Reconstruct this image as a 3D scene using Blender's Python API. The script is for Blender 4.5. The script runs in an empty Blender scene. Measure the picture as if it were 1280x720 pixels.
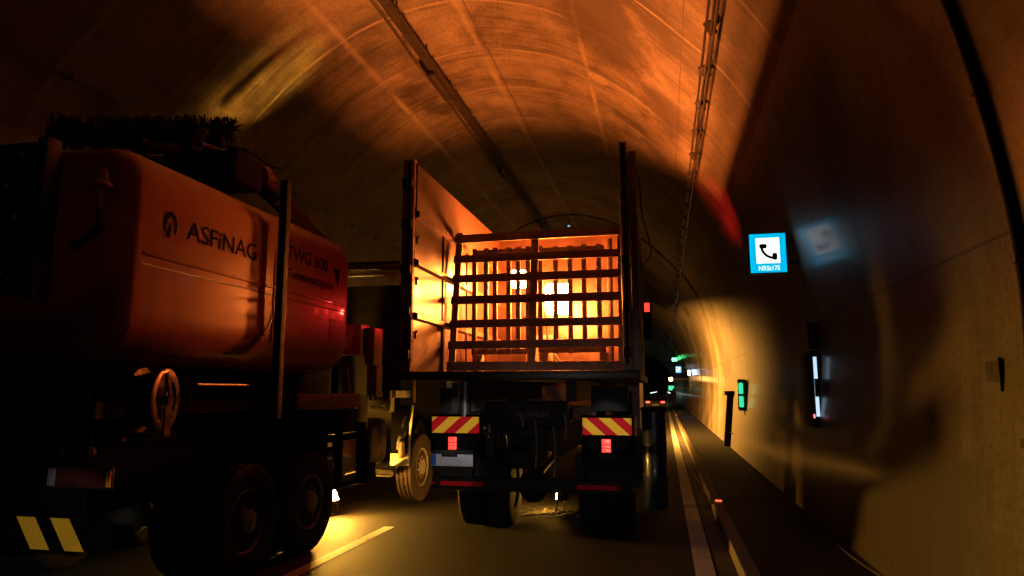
import bpy, bmesh, math, random
from mathutils import Vector, Matrix, noise
random.seed(7)
R = math.radians
sc = bpy.context.scene
COL = sc.collection

# ------------------------------------------------------------------ camera
F = 853.33; EYE = Vector((0, 0, 1.75)); YAW = R(12.42); PITCH = R(8.53)
_h = Vector((-math.sin(YAW), math.cos(YAW), 0)); _r = Vector((math.cos(YAW), math.sin(YAW), 0)); _u = Vector((0, 0, 1))
_F = _h * math.cos(PITCH) + _u * math.sin(PITCH); _U = -_h * math.sin(PITCH) + _u * math.cos(PITCH)
def PY(x, y, Y):                       # survey helper: the point of the plane y = Y seen in that direction
    d = _F * F + _r * (x - 640) - _U * (y - 360); return EYE + d * (Y / d.y)
def PX(x, y, X):
    d = _F * F + _r * (x - 640) - _U * (y - 360); return EYE + d * (X / d.x)
def PG(x, y, z=0.0):
    d = _F * F + _r * (x - 640) - _U * (y - 360); return EYE + d * ((z - EYE.z) / d.z)

cd = bpy.data.cameras.new('camera'); cam = bpy.data.objects.new('camera', cd); COL.objects.link(cam)
cam.location = EYE; cam.rotation_euler = (R(90) + PITCH, 0, YAW)
cd.lens = 24; cd.sensor_width = 36; cd.clip_end = 900; cd.clip_start = .05
sc.camera = cam

# ------------------------------------------------------------------ materials
def newmat(name):
    m = bpy.data.materials.new(name); m.use_nodes = True
    nt = m.node_tree; b = nt.nodes['Principled BSDF']
    return m, nt, b
def nd(nt, t, **k):
    n = nt.nodes.new(t)
    for a, v in k.items(): setattr(n, a, v)
    return n
def mth(nt, op, a, b=None, c=None, clamp=False):
    n = nd(nt, 'ShaderNodeMath', operation=op, use_clamp=clamp)
    for i, v in enumerate((a, b, c)):
        if v is None: continue
        if isinstance(v, (int, float)): n.inputs[i].default_value = v
        else: nt.links.new(v, n.inputs[i])
    return n.outputs[0]
def mixc(nt, fac, a, b, mode='MIX'):
    n = nd(nt, 'ShaderNodeMix', data_type='RGBA', blend_type=mode)
    for i, v in ((0, fac), (6, a), (7, b)):
        if isinstance(v, (int, float)): n.inputs[i].default_value = v
        elif isinstance(v, tuple): n.inputs[i].default_value = (*v, 1)
        else: nt.links.new(v, n.inputs[i])
    return n.outputs[2]
def ramp(nt, fac, stops):
    n = nd(nt, 'ShaderNodeValToRGB'); e = n.color_ramp.elements
    while len(e) < len(stops): e.new(.5)
    for k, (p, c) in enumerate(stops): e[k].position = p; e[k].color = (*c, 1) if len(c) == 3 else c
    nt.links.new(fac, n.inputs[0]); return n.outputs[0]
def noi(nt, vec, scale, detail=5, rough=.55, dist=0):
    n = nd(nt, 'ShaderNodeTexNoise'); n.inputs['Scale'].default_value = scale; n.inputs['Detail'].default_value = detail
    n.inputs['Roughness'].default_value = rough; n.inputs['Distortion'].default_value = dist
    if vec is not None: nt.links.new(vec, n.inputs['Vector'])
    return n.outputs['Fac']
def vmap(nt, src, sx=1, sy=1, sz=1):
    n = nd(nt, 'ShaderNodeMapping'); n.inputs['Scale'].default_value = (sx, sy, sz); nt.links.new(src, n.inputs[0]); return n.outputs[0]
def bump(nt, b, h, s=.3, d=.01):
    n = nd(nt, 'ShaderNodeBump'); n.inputs['Strength'].default_value = s; n.inputs['Distance'].default_value = d
    nt.links.new(h, n.inputs['Height']); nt.links.new(n.outputs[0], b.inputs['Normal'])

def mat(name, col, rough=.5, metal=0, var=.35, scale=6, dirt=(.02, .016, .012), dirt_amt=.4, coat=0, bmp=.15, spec=.5):
    """worn surface: base colour broken by two noises and a dirt layer"""
    m, nt, b = newmat(name); tc = nd(nt, 'ShaderNodeTexCoord').outputs['Object']
    n1 = noi(nt, tc, scale, 6, .6); n2 = noi(nt, tc, scale * .23, 4, .6, .6); n3 = noi(nt, tc, scale * 7, 3)
    lo = tuple(c * (1 - var) for c in col); hi = tuple(min(1, c * (1 + var * .6)) for c in col)
    c = ramp(nt, n1, [(.3, lo), (.7, hi)])
    dm = mth(nt, 'MULTIPLY', ramp(nt, n2, [(.45, (0, 0, 0)), (.72, (1, 1, 1))]), dirt_amt)
    c = mixc(nt, dm, c, dirt); nt.links.new(c, b.inputs['Base Color'])
    rr = mth(nt, 'MULTIPLY_ADD', n1, .35, rough - .17, clamp=True); nt.links.new(rr, b.inputs['Roughness'])
    b.inputs['Metallic'].default_value = metal; b.inputs['Coat Weight'].default_value = coat; b.inputs['Coat Roughness'].default_value = .06
    b.inputs['Specular IOR Level'].default_value = spec
    if bmp: bump(nt, b, mth(nt, 'ADD', n1, mth(nt, 'MULTIPLY', n3, .4)), bmp, .006)
    return m
def glow(name, col, s):
    m, nt, b = newmat(name); b.inputs['Base Color'].default_value = (*[min(1, c) * .5 for c in col], 1)
    b.inputs['Emission Color'].default_value = (*col, 1); b.inputs['Emission Strength'].default_value = s; b.inputs['Roughness'].default_value = .35
    return m

M = {}
M['black'] = mat('black_paint', (.010, .009, .008), .65, 0, .5, 9, (.025, .018, .012), .5, spec=.2)
M['chassis'] = mat('chassis_dirt', (.018, .014, .011), .68, 0, .5, 7, (.04, .03, .02), .6, spec=.25)
M['rubber'] = mat('tyre_rubber', (.010, .009, .0085), .85, 0, .4, 12, (.022, .017, .012), .55, bmp=.3, spec=.15)
M['rubber_brown'] = mat('brown_tyre_rubber', (.055, .032, .02), .8, 0, .4, 12, (.10, .08, .055), .6, bmp=.3)  # lighter, browner rubber than the other tyres
M['rim'] = mat('steel_rim', (.62, .55, .44), .42, .2, .4, 9, (.05, .04, .03), .7)
M['rimdark'] = mat('grey_rim', (.16, .15, .135), .5, .3, .4, 9, (.03, .025, .02), .7)
M['steel'] = mat('galvanised_steel', (.36, .35, .33), .45, .8, .35, 10, (.08, .06, .045), .4)
M['railsteel'] = mat('bare_rail_steel', (0.096, 0.051, 0.027), .4, .3, .35, 5, (0.036, 0.018, 0.009), .5)
M['post'] = mat('brown_post_paint', (.30, .21, .14), .5, .1, .4, 8, (.04, .02, .012), .6)
M['darksteel'] = mat('dark_steel', (.06, .052, .045), .42, .7, .4, 10, (.03, .022, .016), .5)
M['matte'] = mat('matte_black', (.003, .0027, .0025), .95, 0, .4, 9, (.005, .004, .003), .3, spec=.02)
M['copper'] = mat('brown_metal', (.06, .027, .014), .32, .8, .4, 8, (.05, .03, .02), .4)
def tankpaint():
    m, nt, b = newmat('orange_tank_paint'); tc = nd(nt, 'ShaderNodeTexCoord').outputs['Object']
    big = noi(nt, tc, .9, 5, .6, .4); drip = noi(nt, vmap(nt, tc, 9, 9, .55), 1, 5, .7, .3); sp = noi(nt, tc, 60, 3, .7); mid = noi(nt, tc, 5, 5, .6)
    c = ramp(nt, big, [(.35, (.33, .056, .010)), (.65, (.40, .074, .013))])
    z = nd(nt, 'ShaderNodeSeparateXYZ'); nt.links.new(tc, z.inputs[0])
    low = mth(nt, 'MULTIPLY_ADD', z.outputs[2], -.55, 1.95, clamp=True)
    c = mixc(nt, mth(nt, 'MULTIPLY', ramp(nt, drip, [(.5, (0, 0, 0)), (.66, (1, 1, 1))]), mth(nt, 'MULTIPLY_ADD', low, .35, .12)), c, (0.0434, 0.0124, 0.00558))
    c = mixc(nt, mth(nt, 'MULTIPLY', ramp(nt, sp, [(.62, (0, 0, 0)), (.7, (1, 1, 1))]), .5), c, (.10, .04, .02))
    nt.links.new(c, b.inputs['Base Color']); rr = mth(nt, 'MULTIPLY_ADD', mid, .35, .24); nt.links.new(rr, b.inputs['Roughness'])
    b.inputs['Coat Weight'].default_value = .45; cr = mth(nt, 'MULTIPLY_ADD', drip, .22, -.05, clamp=True); nt.links.new(cr, b.inputs['Coat Roughness'])
    bump(nt, b, big, .12, .03); return m
M['orange'] = tankpaint()
M['orangedark'] = mat('faded_orange_paint', (.30, .085, .03), .45, 0, .3, 5, (.10, .04, .02), .5)
M['cream'] = mat('cream_fender_paint', (.62, .56, .36), .45, 0, .25, 6, (.16, .12, .07), .5)
M['brownbox'] = mat('brown_plastic', (.20, .10, .05), .5, 0, .3, 6, (.05, .03, .02), .5)
M['plate'] = mat('number_plate_white', (.62, .60, .66), .4, 0, .12, 20, (.28, .20, .18), .5)
M['plateblue'] = mat('plate_blue', (.02, .12, .55), .4, 0, .1, 20, dirt_amt=.1)
M['red'] = mat('red_film', (.60, .006, .014), .6, 0, .25, 30, (.2, .01, .01), .4, spec=.08)
M['yellow'] = mat('yellow_film', (.92, .50, .03), .6, 0, .10, 30, (.5, .26, .04), .3, spec=.08)
M['darkred'] = mat('dark_red_film', (.06, .010, .008), .5, 0, .2, 30)
M['letter'] = mat('dark_lettering', (.010, .006, .006), .85, 0, .2, 20, dirt_amt=.1, spec=.05)
M['faintletter'] = mat('worn_lettering', (.075, .055, .045), .55, 0, .3, 20)
M['white'] = mat('white_paint', (.72, .71, .68), .5, 0, .2, 8, (.3, .26, .2), .5)
M['blue'] = mat('dark_blue_plastic', (.005, .016, .055), .35, 0, .3, 4, (.006, .014, .03), .5, coat=.2)
M['glass'] = mat('clear_lens', (.35, .36, .38), .08, .6, .1, 6, dirt_amt=.1)
M['signframe'] = mat('sign_housing', (.02, .05, .09), .35, .2, .2, 6)
M['cable'] = mat('cable_rubber', (.02, .017, .014), .55, 0, .3, 20)
M['palecable'] = mat('pale_cable', (.16, .13, .10), .5, 0, .3, 20)
M['cloth'] = mat('dark_work_cloth', (.02, .022, .03), .9, 0, .4, 6, dirt_amt=.2)
M['skin'] = mat('skin_tone', (.45, .27, .19), .6, 0, .15, 12, dirt_amt=0)
M['hivis'] = mat('orange_vest', (.75, .2, .03), .7, 0, .15, 12, dirt_amt=.1)
M['paleblue'] = mat('pale_blue_cloth', (.35, .42, .5), .8, 0, .2, 8)
M['carpaint'] = mat('dark_car_paint', (.03, .035, .045), .25, .3, .2, 4, coat=.6)
M['carglass'] = mat('car_glass', (.015, .018, .02), .08, 0, .1, 4)
M['greenbox'] = mat('green_housing', (.02, .16, .08), .4, 0, .2, 8)

def wood(name, a, b_, rough=.65):
    m, nt, b = newmat(name); tc = nd(nt, 'ShaderNodeTexCoord').outputs['Object']
    n1 = noi(nt, vmap(nt, tc, 14, 14, 1.6), 1.6, 7, .65, .8); n2 = noi(nt, tc, 1.7, 4); n3 = noi(nt, vmap(nt, tc, 60, 60, 3), 1, 3)
    c = ramp(nt, n1, [(.25, b_), (.7, a)]); c = mixc(nt, mth(nt, 'MULTIPLY', ramp(nt, n2, [(.45, (0, 0, 0)), (.7, (1, 1, 1))]), .55), c, tuple(x * .4 for x in b_))
    nt.links.new(c, b.inputs['Base Color']); b.inputs['Roughness'].default_value = rough
    bump(nt, b, mth(nt, 'ADD', n1, n3), .25, .004); return m
M['wood'] = wood('rough_timber', (.30, .17, .09), (.15, .08, .045))
M['gatewood'] = wood('gate_timber_raised', (.50, .40, .29), (.30, .22, .15))  # gate timber, tone raised to make up for weak bounce light
M['palletwood'] = wood('bay_timber_dimmed', (0.0527, 0.0248, 0.0124), (0.0217, 0.00992, 0.00496))  # bay timber, tone lowered against the glare of the work lamp
M['woodpanel'] = wood('rusty_board', (0.0527, 0.0186, 0.00744), (0.0186, 0.00682, 0.0031), .5)
M['sheet'] = mat('worn_steel_sheet', (0.031, 0.01302, 0.00682), .34, .3, .45, 2.2, (0.0124, 0.00496, 0.0031), .65, bmp=.12)

M['plaque'] = mat('grimy_plate', (.07, .055, .04), .7, 0, .7, 22, (.02, .016, .012), .7)
# lamps
SODIUM = (1, .215, .032); FLOOD = (1, .46, .055)
M['balloon'] = glow('lit_lamp_envelope', SODIUM, 1320)
M['flood'] = glow('lit_floodlight_glass', FLOOD, 3300)
M['flood2'] = glow('lit_floodlight_glass_small', FLOOD, 380)
M['flood3'] = glow('lit_tripod_floodlight_glass', (1, .42, .06), 30)
M['tail'] = glow('lit_tail_lamp', (1, .06, .04), 1.4)
M['tailcar'] = glow('lit_car_tail_lamp', (1, .05, .03), 6)
M['led_red'] = glow('lit_kerb_led', (1, .07, .02), 3.5)
M['signblue'] = glow('backlit_blue_panel', (0.0, .54, .95), .95)
M['signwhite'] = glow('backlit_white_panel', (.95, .96, 1), 1.25)
M['stripwhite'] = glow('lit_white_strip', (.55, .75, 1), 1.1)
M['greenlens'] = glow('lit_green_lens', (.05, .9, .45), .9)
M['greenglow'] = glow('lit_green_lamp', (.08, 1, .3), 9)
M['amber'] = glow('lit_amber_lamp', (1, .50, .12), 60)
M['redbeacon'] = glow('lit_red_lamp', (1, .04, .02), 2.2)
M['palelens'] = glow('lit_pale_lens', (.45, .55, .8), .8); M['coolfar'] = glow('cool_fill_glow', (.55, .72, 1), 55)
M['farwhite'] = glow('lit_far_tube', (.75, 1, .85), 1.6)

# concrete of the vault: UV u = metres along the tunnel, v = metres along the arc from the crown
SEAMS_L = []; 
def concrete(name, base, dark, light, ridges=True, streak=1.0, rough=.75, wall=False, pale_seams=(), dark_seams=(), stains=()):
    m, nt, b = newmat(name); uv = nd(nt, 'ShaderNodeTexCoord').outputs['UV']
    s = nd(nt, 'ShaderNodeSeparateXYZ'); nt.links.new(uv, s.inputs[0]); u, v = s.outputs[0], s.outputs[1]
    big = noi(nt, uv, .33, 6, .6, .8); mid = noi(nt, uv, 1.7, 6, .65, .4); fine = noi(nt, uv, 22, 4, .6)
    st = noi(nt, vmap(nt, uv, 7 if not wall else 9, .45 if not wall else .5), 1, 6, .7, .3)
    st2 = noi(nt, vmap(nt, uv, 26, .8), 1, 4, .7, .2)
    k = mth(nt, 'ADD', mth(nt, 'MULTIPLY', big, .5), mth(nt, 'ADD', mth(nt, 'MULTIPLY', mid, .22), mth(nt, 'MULTIPLY', st, .30 * streak)))
    c = ramp(nt, k, [(.43, dark), (.52, base), (.63, light)])
    if wall:
        c = mixc(nt, mth(nt, 'MULTIPLY', ramp(nt, st2, [(.52, (0, 0, 0)), (.70, (1, 1, 1))]), mth(nt, 'MULTIPLY', ramp(nt, mid, [(.38, (0, 0, 0)), (.62, (1, 1, 1))]), .55)), c, tuple(x * .45 for x in dark))
        # grime rising from the walkway, ragged upper edge
        up = mth(nt, 'ABSOLUTE', v)
    wob = mth(nt, 'MULTIPLY', mth(nt, 'SUBTRACT', mid, .5), .10)
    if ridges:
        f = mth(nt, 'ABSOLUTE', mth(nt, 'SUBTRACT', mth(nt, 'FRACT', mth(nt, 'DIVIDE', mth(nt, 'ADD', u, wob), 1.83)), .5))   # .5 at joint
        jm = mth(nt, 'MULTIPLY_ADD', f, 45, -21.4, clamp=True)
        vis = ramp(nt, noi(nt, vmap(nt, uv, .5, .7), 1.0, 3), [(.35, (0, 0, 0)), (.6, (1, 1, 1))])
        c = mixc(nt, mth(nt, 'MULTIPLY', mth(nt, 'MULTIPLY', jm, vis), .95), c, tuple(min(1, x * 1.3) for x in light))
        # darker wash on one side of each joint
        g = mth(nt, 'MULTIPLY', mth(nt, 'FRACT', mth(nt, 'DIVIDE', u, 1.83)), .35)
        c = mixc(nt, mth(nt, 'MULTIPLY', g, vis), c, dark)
    for sv, w in pale_seams:
        dd = mth(nt, 'ABSOLUTE', mth(nt, 'SUBTRACT', mth(nt, 'ADD', v, mth(nt, 'MULTIPLY', wob, .5)), sv))
        mk = mth(nt, 'MULTIPLY', mth(nt, 'SUBTRACT', 1.0, mth(nt, 'DIVIDE', dd, w), clamp=True), ramp(nt, noi(nt, vmap(nt, uv, .8, .01), 1, 4), [(.35, (0, 0, 0)), (.6, (1, 1, 1))]))
        c = mixc(nt, mth(nt, 'MULTIPLY', mk, .9), c, tuple(min(1, x * 1.25) for x in light))
    for sv, w in dark_seams:
        dd = mth(nt, 'ABSOLUTE', mth(nt, 'SUBTRACT', v, sv))
        mk = mth(nt, 'LESS_THAN', dd, w)
        c = mixc(nt, mth(nt, 'MULTIPLY', mk, .85), c, (.02, .015, .012))
    for su, sv, ru, rv, amt, scol in stains:      # soot blotches and mortar dabs left on the concrete
        a_ = mth(nt, 'POWER', mth(nt, 'DIVIDE', mth(nt, 'SUBTRACT', u, su), ru), 2.0); b_ = mth(nt, 'POWER', mth(nt, 'DIVIDE', mth(nt, 'SUBTRACT', v, sv), rv), 2.0)
        e_ = mth(nt, 'ADD', mth(nt, 'ADD', a_, b_), mth(nt, 'MULTIPLY', mth(nt, 'SUBTRACT', mid, .5), 1.6))
        c = mixc(nt, mth(nt, 'MULTIPLY', mth(nt, 'MULTIPLY_ADD', e_, -1.3, 1.5, clamp=True), amt), c, scol)
    # old ring stains and mortar patches
    vo = nd(nt, 'ShaderNodeTexVoronoi'); vo.inputs['Scale'].default_value = .42; nt.links.new(uv, vo.inputs['Vector'])
    d = vo.outputs['Distance']
    ring = mth(nt, 'SUBTRACT', 1.0, mth(nt, 'MULTIPLY', mth(nt, 'ABSOLUTE', mth(nt, 'SUBTRACT', mth(nt, 'ADD', d, mth(nt, 'MULTIPLY', wob, .6)), .20)), 40), clamp=True)
    c = mixc(nt, mth(nt, 'MULTIPLY', mth(nt, 'MULTIPLY', ring, ramp(nt, mid, [(.4, (0, 0, 0)), (.6, (1, 1, 1))])), .30), c, light)
    vo2 = nd(nt, 'ShaderNodeTexVoronoi'); vo2.inputs['Scale'].default_value = .30; nt.links.new(vmap(nt, uv, 1, 1.5), vo2.inputs['Vector'])
    pat = mth(nt, 'MULTIPLY_ADD', mth(nt, 'ADD', vo2.outputs['Distance'], wob), -16, 1.9, clamp=True)
    c = mixc(nt, mth(nt, 'MULTIPLY', pat, .40), c, light)
    c = mixc(nt, mth(nt, 'MULTIPLY', ramp(nt, fine, [(.35, (1, 1, 1)), (.55, (0, 0, 0))]), .45), c, tuple(x * .5 for x in dark))
    nt.links.new(c, b.inputs['Base Color'])
    rr = mth(nt, 'MULTIPLY_ADD', st, .3, rough - .15, clamp=True); nt.links.new(rr, b.inputs['Roughness'])
    bump(nt, b, mth(nt, 'ADD', mth(nt, 'MULTIPLY', mid, .7), mth(nt, 'MULTIPLY', fine, .25)), .25 if not wall else .05, .015 if not wall else .004)
    if wall:
        b.inputs['Coat Weight'].default_value = .24; nt.links.new(mth(nt, 'MULTIPLY_ADD', st, .16, .05, clamp=True), b.inputs['Coat Roughness']); b.inputs['Coat IOR'].default_value = 1.5
    return m

def asphalt(name, col, scale=1.0):
    m, nt, b = newmat(name); tc = nd(nt, 'ShaderNodeTexCoord').outputs['Object']
    a = noi(nt, tc, 55 * scale, 6, .8); d = noi(nt, tc, 30, 4, .7); big = noi(nt, vmap(nt, tc, 1.2, .16, 1), .9, 5, .6, .5)
    c = ramp(nt, a, [(.40, tuple(x * .30 for x in col)), (.60, tuple(x * 1.8 for x in col))])
    c = mixc(nt, mth(nt, 'MULTIPLY', big, .6), c, tuple(x * .55 for x in col))
    c = mixc(nt, mth(nt, 'MULTIPLY', ramp(nt, d, [(.55, (0, 0, 0)), (.8, (1, 1, 1))]), .3), c, tuple(x * 2 for x in col))
    nt.links.new(c, b.inputs['Base Color']); rr = mth(nt, 'MULTIPLY_ADD', big, .25, .62); nt.links.new(rr, b.inputs['Roughness']); b.inputs['Specular IOR Level'].default_value = .2
    bump(nt, b, mth(nt, 'ADD', a, mth(nt, 'MULTIPLY', d, .6)), .7, .008); return m
M['asphalt'] = asphalt('asphalt', (.036, .032, .028)); M['walk'] = asphalt('walkway_surface', (.013, .0125, .0125), 1.2)
M['kerbstone'] = mat('kerb_concrete', (.24, .20, .16), .7, 0, .3, 5, (.06, .05, .04), .6, bmp=.4)
M['gutter'] = mat('gutter_concrete', (.10, .085, .07), .75, 0, .35, 5, (.03, .025, .02), .6, bmp=.4)
def roadpaint():
    m, nt, b = newmat('road_paint'); tc = nd(nt, 'ShaderNodeTexCoord').outputs['Object']
    n = noi(nt, tc, 18, 6, .75); n2 = noi(nt, tc, 2.2, 4)
    c = ramp(nt, mth(nt, 'ADD', mth(nt, 'MULTIPLY', n, .7), mth(nt, 'MULTIPLY', n2, .3)), [(.36, (.10, .09, .08)), (.47, (.60, .58, .56)), (.7, (.74, .72, .70))])
    nt.links.new(c, b.inputs['Base Color']); b.inputs['Roughness'].default_value = .7; bump(nt, b, n, .5, .004); return m
M['roadpaint'] = roadpaint()

# ------------------------------------------------------------------ mesh builder
class MB:
    def __init__(s): s.bm = bmesh.new(); s.uvs = None
    def box(s, c, size, rot=None, bev=0.0, seg=2):
        t = bmesh.new(); bmesh.ops.create_cube(t, size=1)
        bmesh.ops.scale(t, vec=Vector(size), verts=t.verts)
        if bev: bmesh.ops.bevel(t, geom=t.edges[:], offset=bev, segments=seg, affect='EDGES', profile=.5)
        if rot is not None: bmesh.ops.transform(t, matrix=rot.to_4x4() if isinstance(rot, Matrix) else rot, verts=t.verts)
        bmesh.ops.translate(t, vec=Vector(c), verts=t.verts); s.merge(t); return s
    def b2(s, lo, hi, bev=0.0, seg=2):
        lo, hi = Vector(lo), Vector(hi); return s.box((lo + hi) / 2, hi - lo, None, bev, seg)
    def merge(s, t):
        me = bpy.data.meshes.new('tmp'); t.to_mesh(me); t.free(); s.bm.from_mesh(me); bpy.data.meshes.remove(me)
    def bar(s, a, b, w, d, up=(0, 0, 1), bev=0.0):
        a, b = Vector(a), Vector(b); z = (b - a); L = z.length; z.normalize(); u = Vector(up)
        x = u.cross(z)
        if x.length < 1e-4: x = Vector((1, 0, 0)).cross(z)
        x.normalize(); y = z.cross(x)
        return s.box((a + b) / 2, (w, d, L), Matrix((x, y, z)).transposed(), bev)
    def cyl(s, a, b, r, r2=None, n=24, caps=True):
        a, b = Vector(a), Vector(b); r2 = r if r2 is None else r2; z = (b - a); L = z.length; z.normalize()
        t = bmesh.new(); bmesh.ops.create_cone(t, cap_ends=caps, segments=n, radius1=r, radius2=r2, depth=L)
        q = Vector((0, 0, 1)).rotation_difference(z); bmesh.ops.rotate(t, matrix=q.to_matrix(), verts=t.verts, cent=(0, 0, 0))
        bmesh.ops.translate(t, vec=(a + b) / 2, verts=t.verts); s.merge(t); return s
    def ell(s, c, rad, n=20):
        t = bmesh.new(); bmesh.ops.create_uvsphere(t, u_segments=n, v_segments=max(8, n // 2), radius=1)
        bmesh.ops.scale(t, vec=Vector(rad), verts=t.verts); bmesh.ops.translate(t, vec=Vector(c), verts=t.verts); s.merge(t); return s
    def tube(s, pts, r, n=8):
        pts = [Vector(p) for p in pts]; rings = []
        for i, p in enumerate(pts):
            t = (pts[min(i + 1, len(pts) - 1)] - pts[max(i - 1, 0)]).normalized()
            u = Vector((0, 0, 1)) if abs(t.z) < .9 else Vector((1, 0, 0))
            x = u.cross(t).normalized(); y = t.cross(x)
            rings.append([s.bm.verts.new(p + (x * math.cos(2 * math.pi * k / n) + y * math.sin(2 * math.pi * k / n)) * r) for k in range(n)])
        for a, b in zip(rings, rings[1:]):
            for k in range(n): s.bm.faces.new((a[k], a[(k + 1) % n], b[(k + 1) % n], b[k]))
        s.bm.faces.new(rings[0][::-1]); s.bm.faces.new(rings[-1]); return s
    def lathe(s, c, axis, prof, n=48, fn=None):
        """prof: list of (radius, offset along axis)"""
        c = Vector(c); a = Vector(axis).normalized(); x = a.orthogonal().normalized(); y = a.cross(x); rings = []
        for j, (r, o) in enumerate(prof):
            ring = []
            for k in range(n):
                th = 2 * math.pi * k / n; rr = r + (fn(j, k) if fn else 0)
                ring.append(s.bm.verts.new(c + a * o + (x * math.cos(th) + y * math.sin(th)) * rr))
            rings.append(ring)
        for p, q in zip(rings, rings[1:]):
            for k in range(n): s.bm.faces.new((p[k], p[(k + 1) % n], q[(k + 1) % n], q[k]))
        for ring, flip in ((rings[0], True), (rings[-1], False)):
            if prof[0 if flip else -1][0] > .001: s.bm.faces.new(ring[::-1] if flip else ring)
        return s
    def prism(s, outline, lo, hi, ax='Y'):
        """extrude a 2-D outline (in the two other axes) from lo to hi along ax"""
        def pt(p, o): return {'Y': (p[0], o, p[1]), 'X': (o, p[0], p[1]), 'Z': (p[0], p[1], o)}[ax]
        a = [s.bm.verts.new(pt(p, lo)) for p in outline]; b = [s.bm.verts.new(pt(p, hi)) for p in outline]; n = len(a)
        for k in range(n): s.bm.faces.new((a[k], a[(k + 1) % n], b[(k + 1) % n], b[k]))
        s.bm.faces.new(a[::-1]); s.bm.faces.new(b); return s
    def plate(s, outline, frame, th):
        """flat outline (2-D) set into frame (origin, xdir, ydir) with thickness along normal"""
        o, x, y = (Vector(v) for v in frame); nrm = x.cross(y).normalized()
        a = [s.bm.verts.new(o + x * p[0] + y * p[1]) for p in outline]; b = [s.bm.verts.new(o + x * p[0] + y * p[1] + nrm * th) for p in outline]; n = len(a)
        for k in range(n): s.bm.faces.new((a[k], a[(k + 1) % n], b[(k + 1) % n], b[k]))
        s.bm.faces.new(a[::-1]); s.bm.faces.new(b); return s
    def build(s, name, m, parent=None, smooth=True, bev=0.0):
        bmesh.ops.recalc_face_normals(s.bm, faces=s.bm.faces)
        me = bpy.data.meshes.new(name); s.bm.to_mesh(me); s.bm.free(); me.materials.append(m)
        if smooth:
            me.polygons.foreach_set('use_smooth', [True] * len(me.polygons))
            me.set_sharp_from_angle(angle=R(38))
        o = bpy.data.objects.new(name, me); COL.objects.link(o)
        if parent is not None:
            o.parent = parent; o.matrix_parent_inverse = Matrix.Translation(-world(parent))
        return o
def world(o):
    p = Vector(o.location)
    return p if o.parent is None else p + world(o.parent) * 0 + (o.parent and Vector((0, 0, 0)))
def tag(o, label=None, cat=None, group=None, kind=None):
    if label: o['label'] = label
    if cat: o['category'] = cat
    if group: o['group'] = group
    if kind: o['kind'] = kind
    return o
def thing(name, loc, label, cat, group=None):
    o = bpy.data.objects.new(name, None); COL.objects.link(o); o.location = loc; o.empty_display_size = .2
    return tag(o, label, cat, group)
def copy_tree(o, parent=None):
    c = o.copy(); COL.objects.link(c)
    if parent is not None: c.parent = parent; c.matrix_parent_inverse = o.matrix_parent_inverse.copy()
    for ch in list(o.children): copy_tree(ch, c)
    return c
def text(name, s, m, parent, o, x, y, width, height, th=.002, squeeze=None):
    cu = bpy.data.curves.new('t', 'FONT'); cu.body = s; cu.size = 1; cu.extrude = 0; cu.resolution_u = 4; cu.offset = .008
    t = bpy.data.objects.new('t', cu); COL.objects.link(t); dg = bpy.context.evaluated_depsgraph_get()
    me = bpy.data.meshes.new_from_object(t.evaluated_get(dg)); bpy.data.objects.remove(t); bpy.data.curves.remove(cu)
    vs = [v.co.copy() for v in me.vertices]; x0 = min(v.x for v in vs); x1 = max(v.x for v in vs); y0 = 0 if 'g' in s else min(v.y for v in vs); y1 = max(v.y for v in vs)
    o, x, y = Vector(o), Vector(x), Vector(y); n = x.cross(y)
    for v, c in zip(me.vertices, vs): v.co = o + x * ((c.x - x0) / (x1 - x0) * width) + y * ((c.y - y0) / (y1 - y0) * height) + n * th
    me.materials.clear(); me.materials.append(m); me.name = name
    ob = bpy.data.objects.new(name, me); COL.objects.link(ob)
    if parent is not None: ob.parent = parent; ob.matrix_parent_inverse = Matrix.Translation(-world(parent))
    return ob

# ------------------------------------------------------------------ tunnel
CX = -3.6
ctrl = [(-3.6, 8.75), (-2.2, 8.5), (-1.2, 8.0), (-.4, 7.4), (.4, 6.6), (.98, 5.95), (1.44, 5.1), (1.78, 4.1), (1.98, 3.0), (2.03, 2.2), (1.97, 1.4), (1.84, .14), (1.80, -.1)]
pts = [Vector((2 * CX - ctrl[1][0], ctrl[1][1]))] + [Vector(c) for c in ctrl] + [Vector((1.76, -.4))]
def crom(p0, p1, p2, p3, t):
    return .5 * ((2 * p1) + (p2 - p0) * t + (2 * p0 - 5 * p1 + 4 * p2 - p3) * t * t + (3 * p1 - p0 - 3 * p2 + p3) * t ** 3)
HALF = []
for i in range(1, len(pts) - 2):
    for k in range(8): HALF.append(crom(*pts[i - 1:i + 3], k / 8))
HALF.append(pts[-2])
ARC = [0.0]
for a, b in zip(HALF, HALF[1:]): ARC.append(ARC[-1] + (b - a).length)
def prof(s):                                     # point and inward normal at arc length s (right positive)
    sg = 1 if s >= 0 else -1; q = abs(s)
    for i in range(len(ARC) - 1):
        if q <= ARC[i + 1] or i == len(ARC) - 2:
            t = (q - ARC[i]) / (ARC[i + 1] - ARC[i]); p = HALF[i].lerp(HALF[i + 1], t); d = (HALF[i + 1] - HALF[i]).normalized(); break
    n = Vector((d.y, -d.x)); n = n if n.dot(Vector((CX, 3)) - p) > 0 else -n
    if sg < 0: p = Vector((2 * CX - p.x, p.y)); n = Vector((-n.x, n.y))
    return p, n
def s_of_z(z):
    for i in range(len(ARC) - 1):
        if HALF[i].y >= z >= HALF[i + 1].y: return ARC[i] + (ARC[i + 1] - ARC[i]) * (HALF[i].y - z) / (HALF[i].y - HALF[i + 1].y)
    return ARC[-1]
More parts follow.
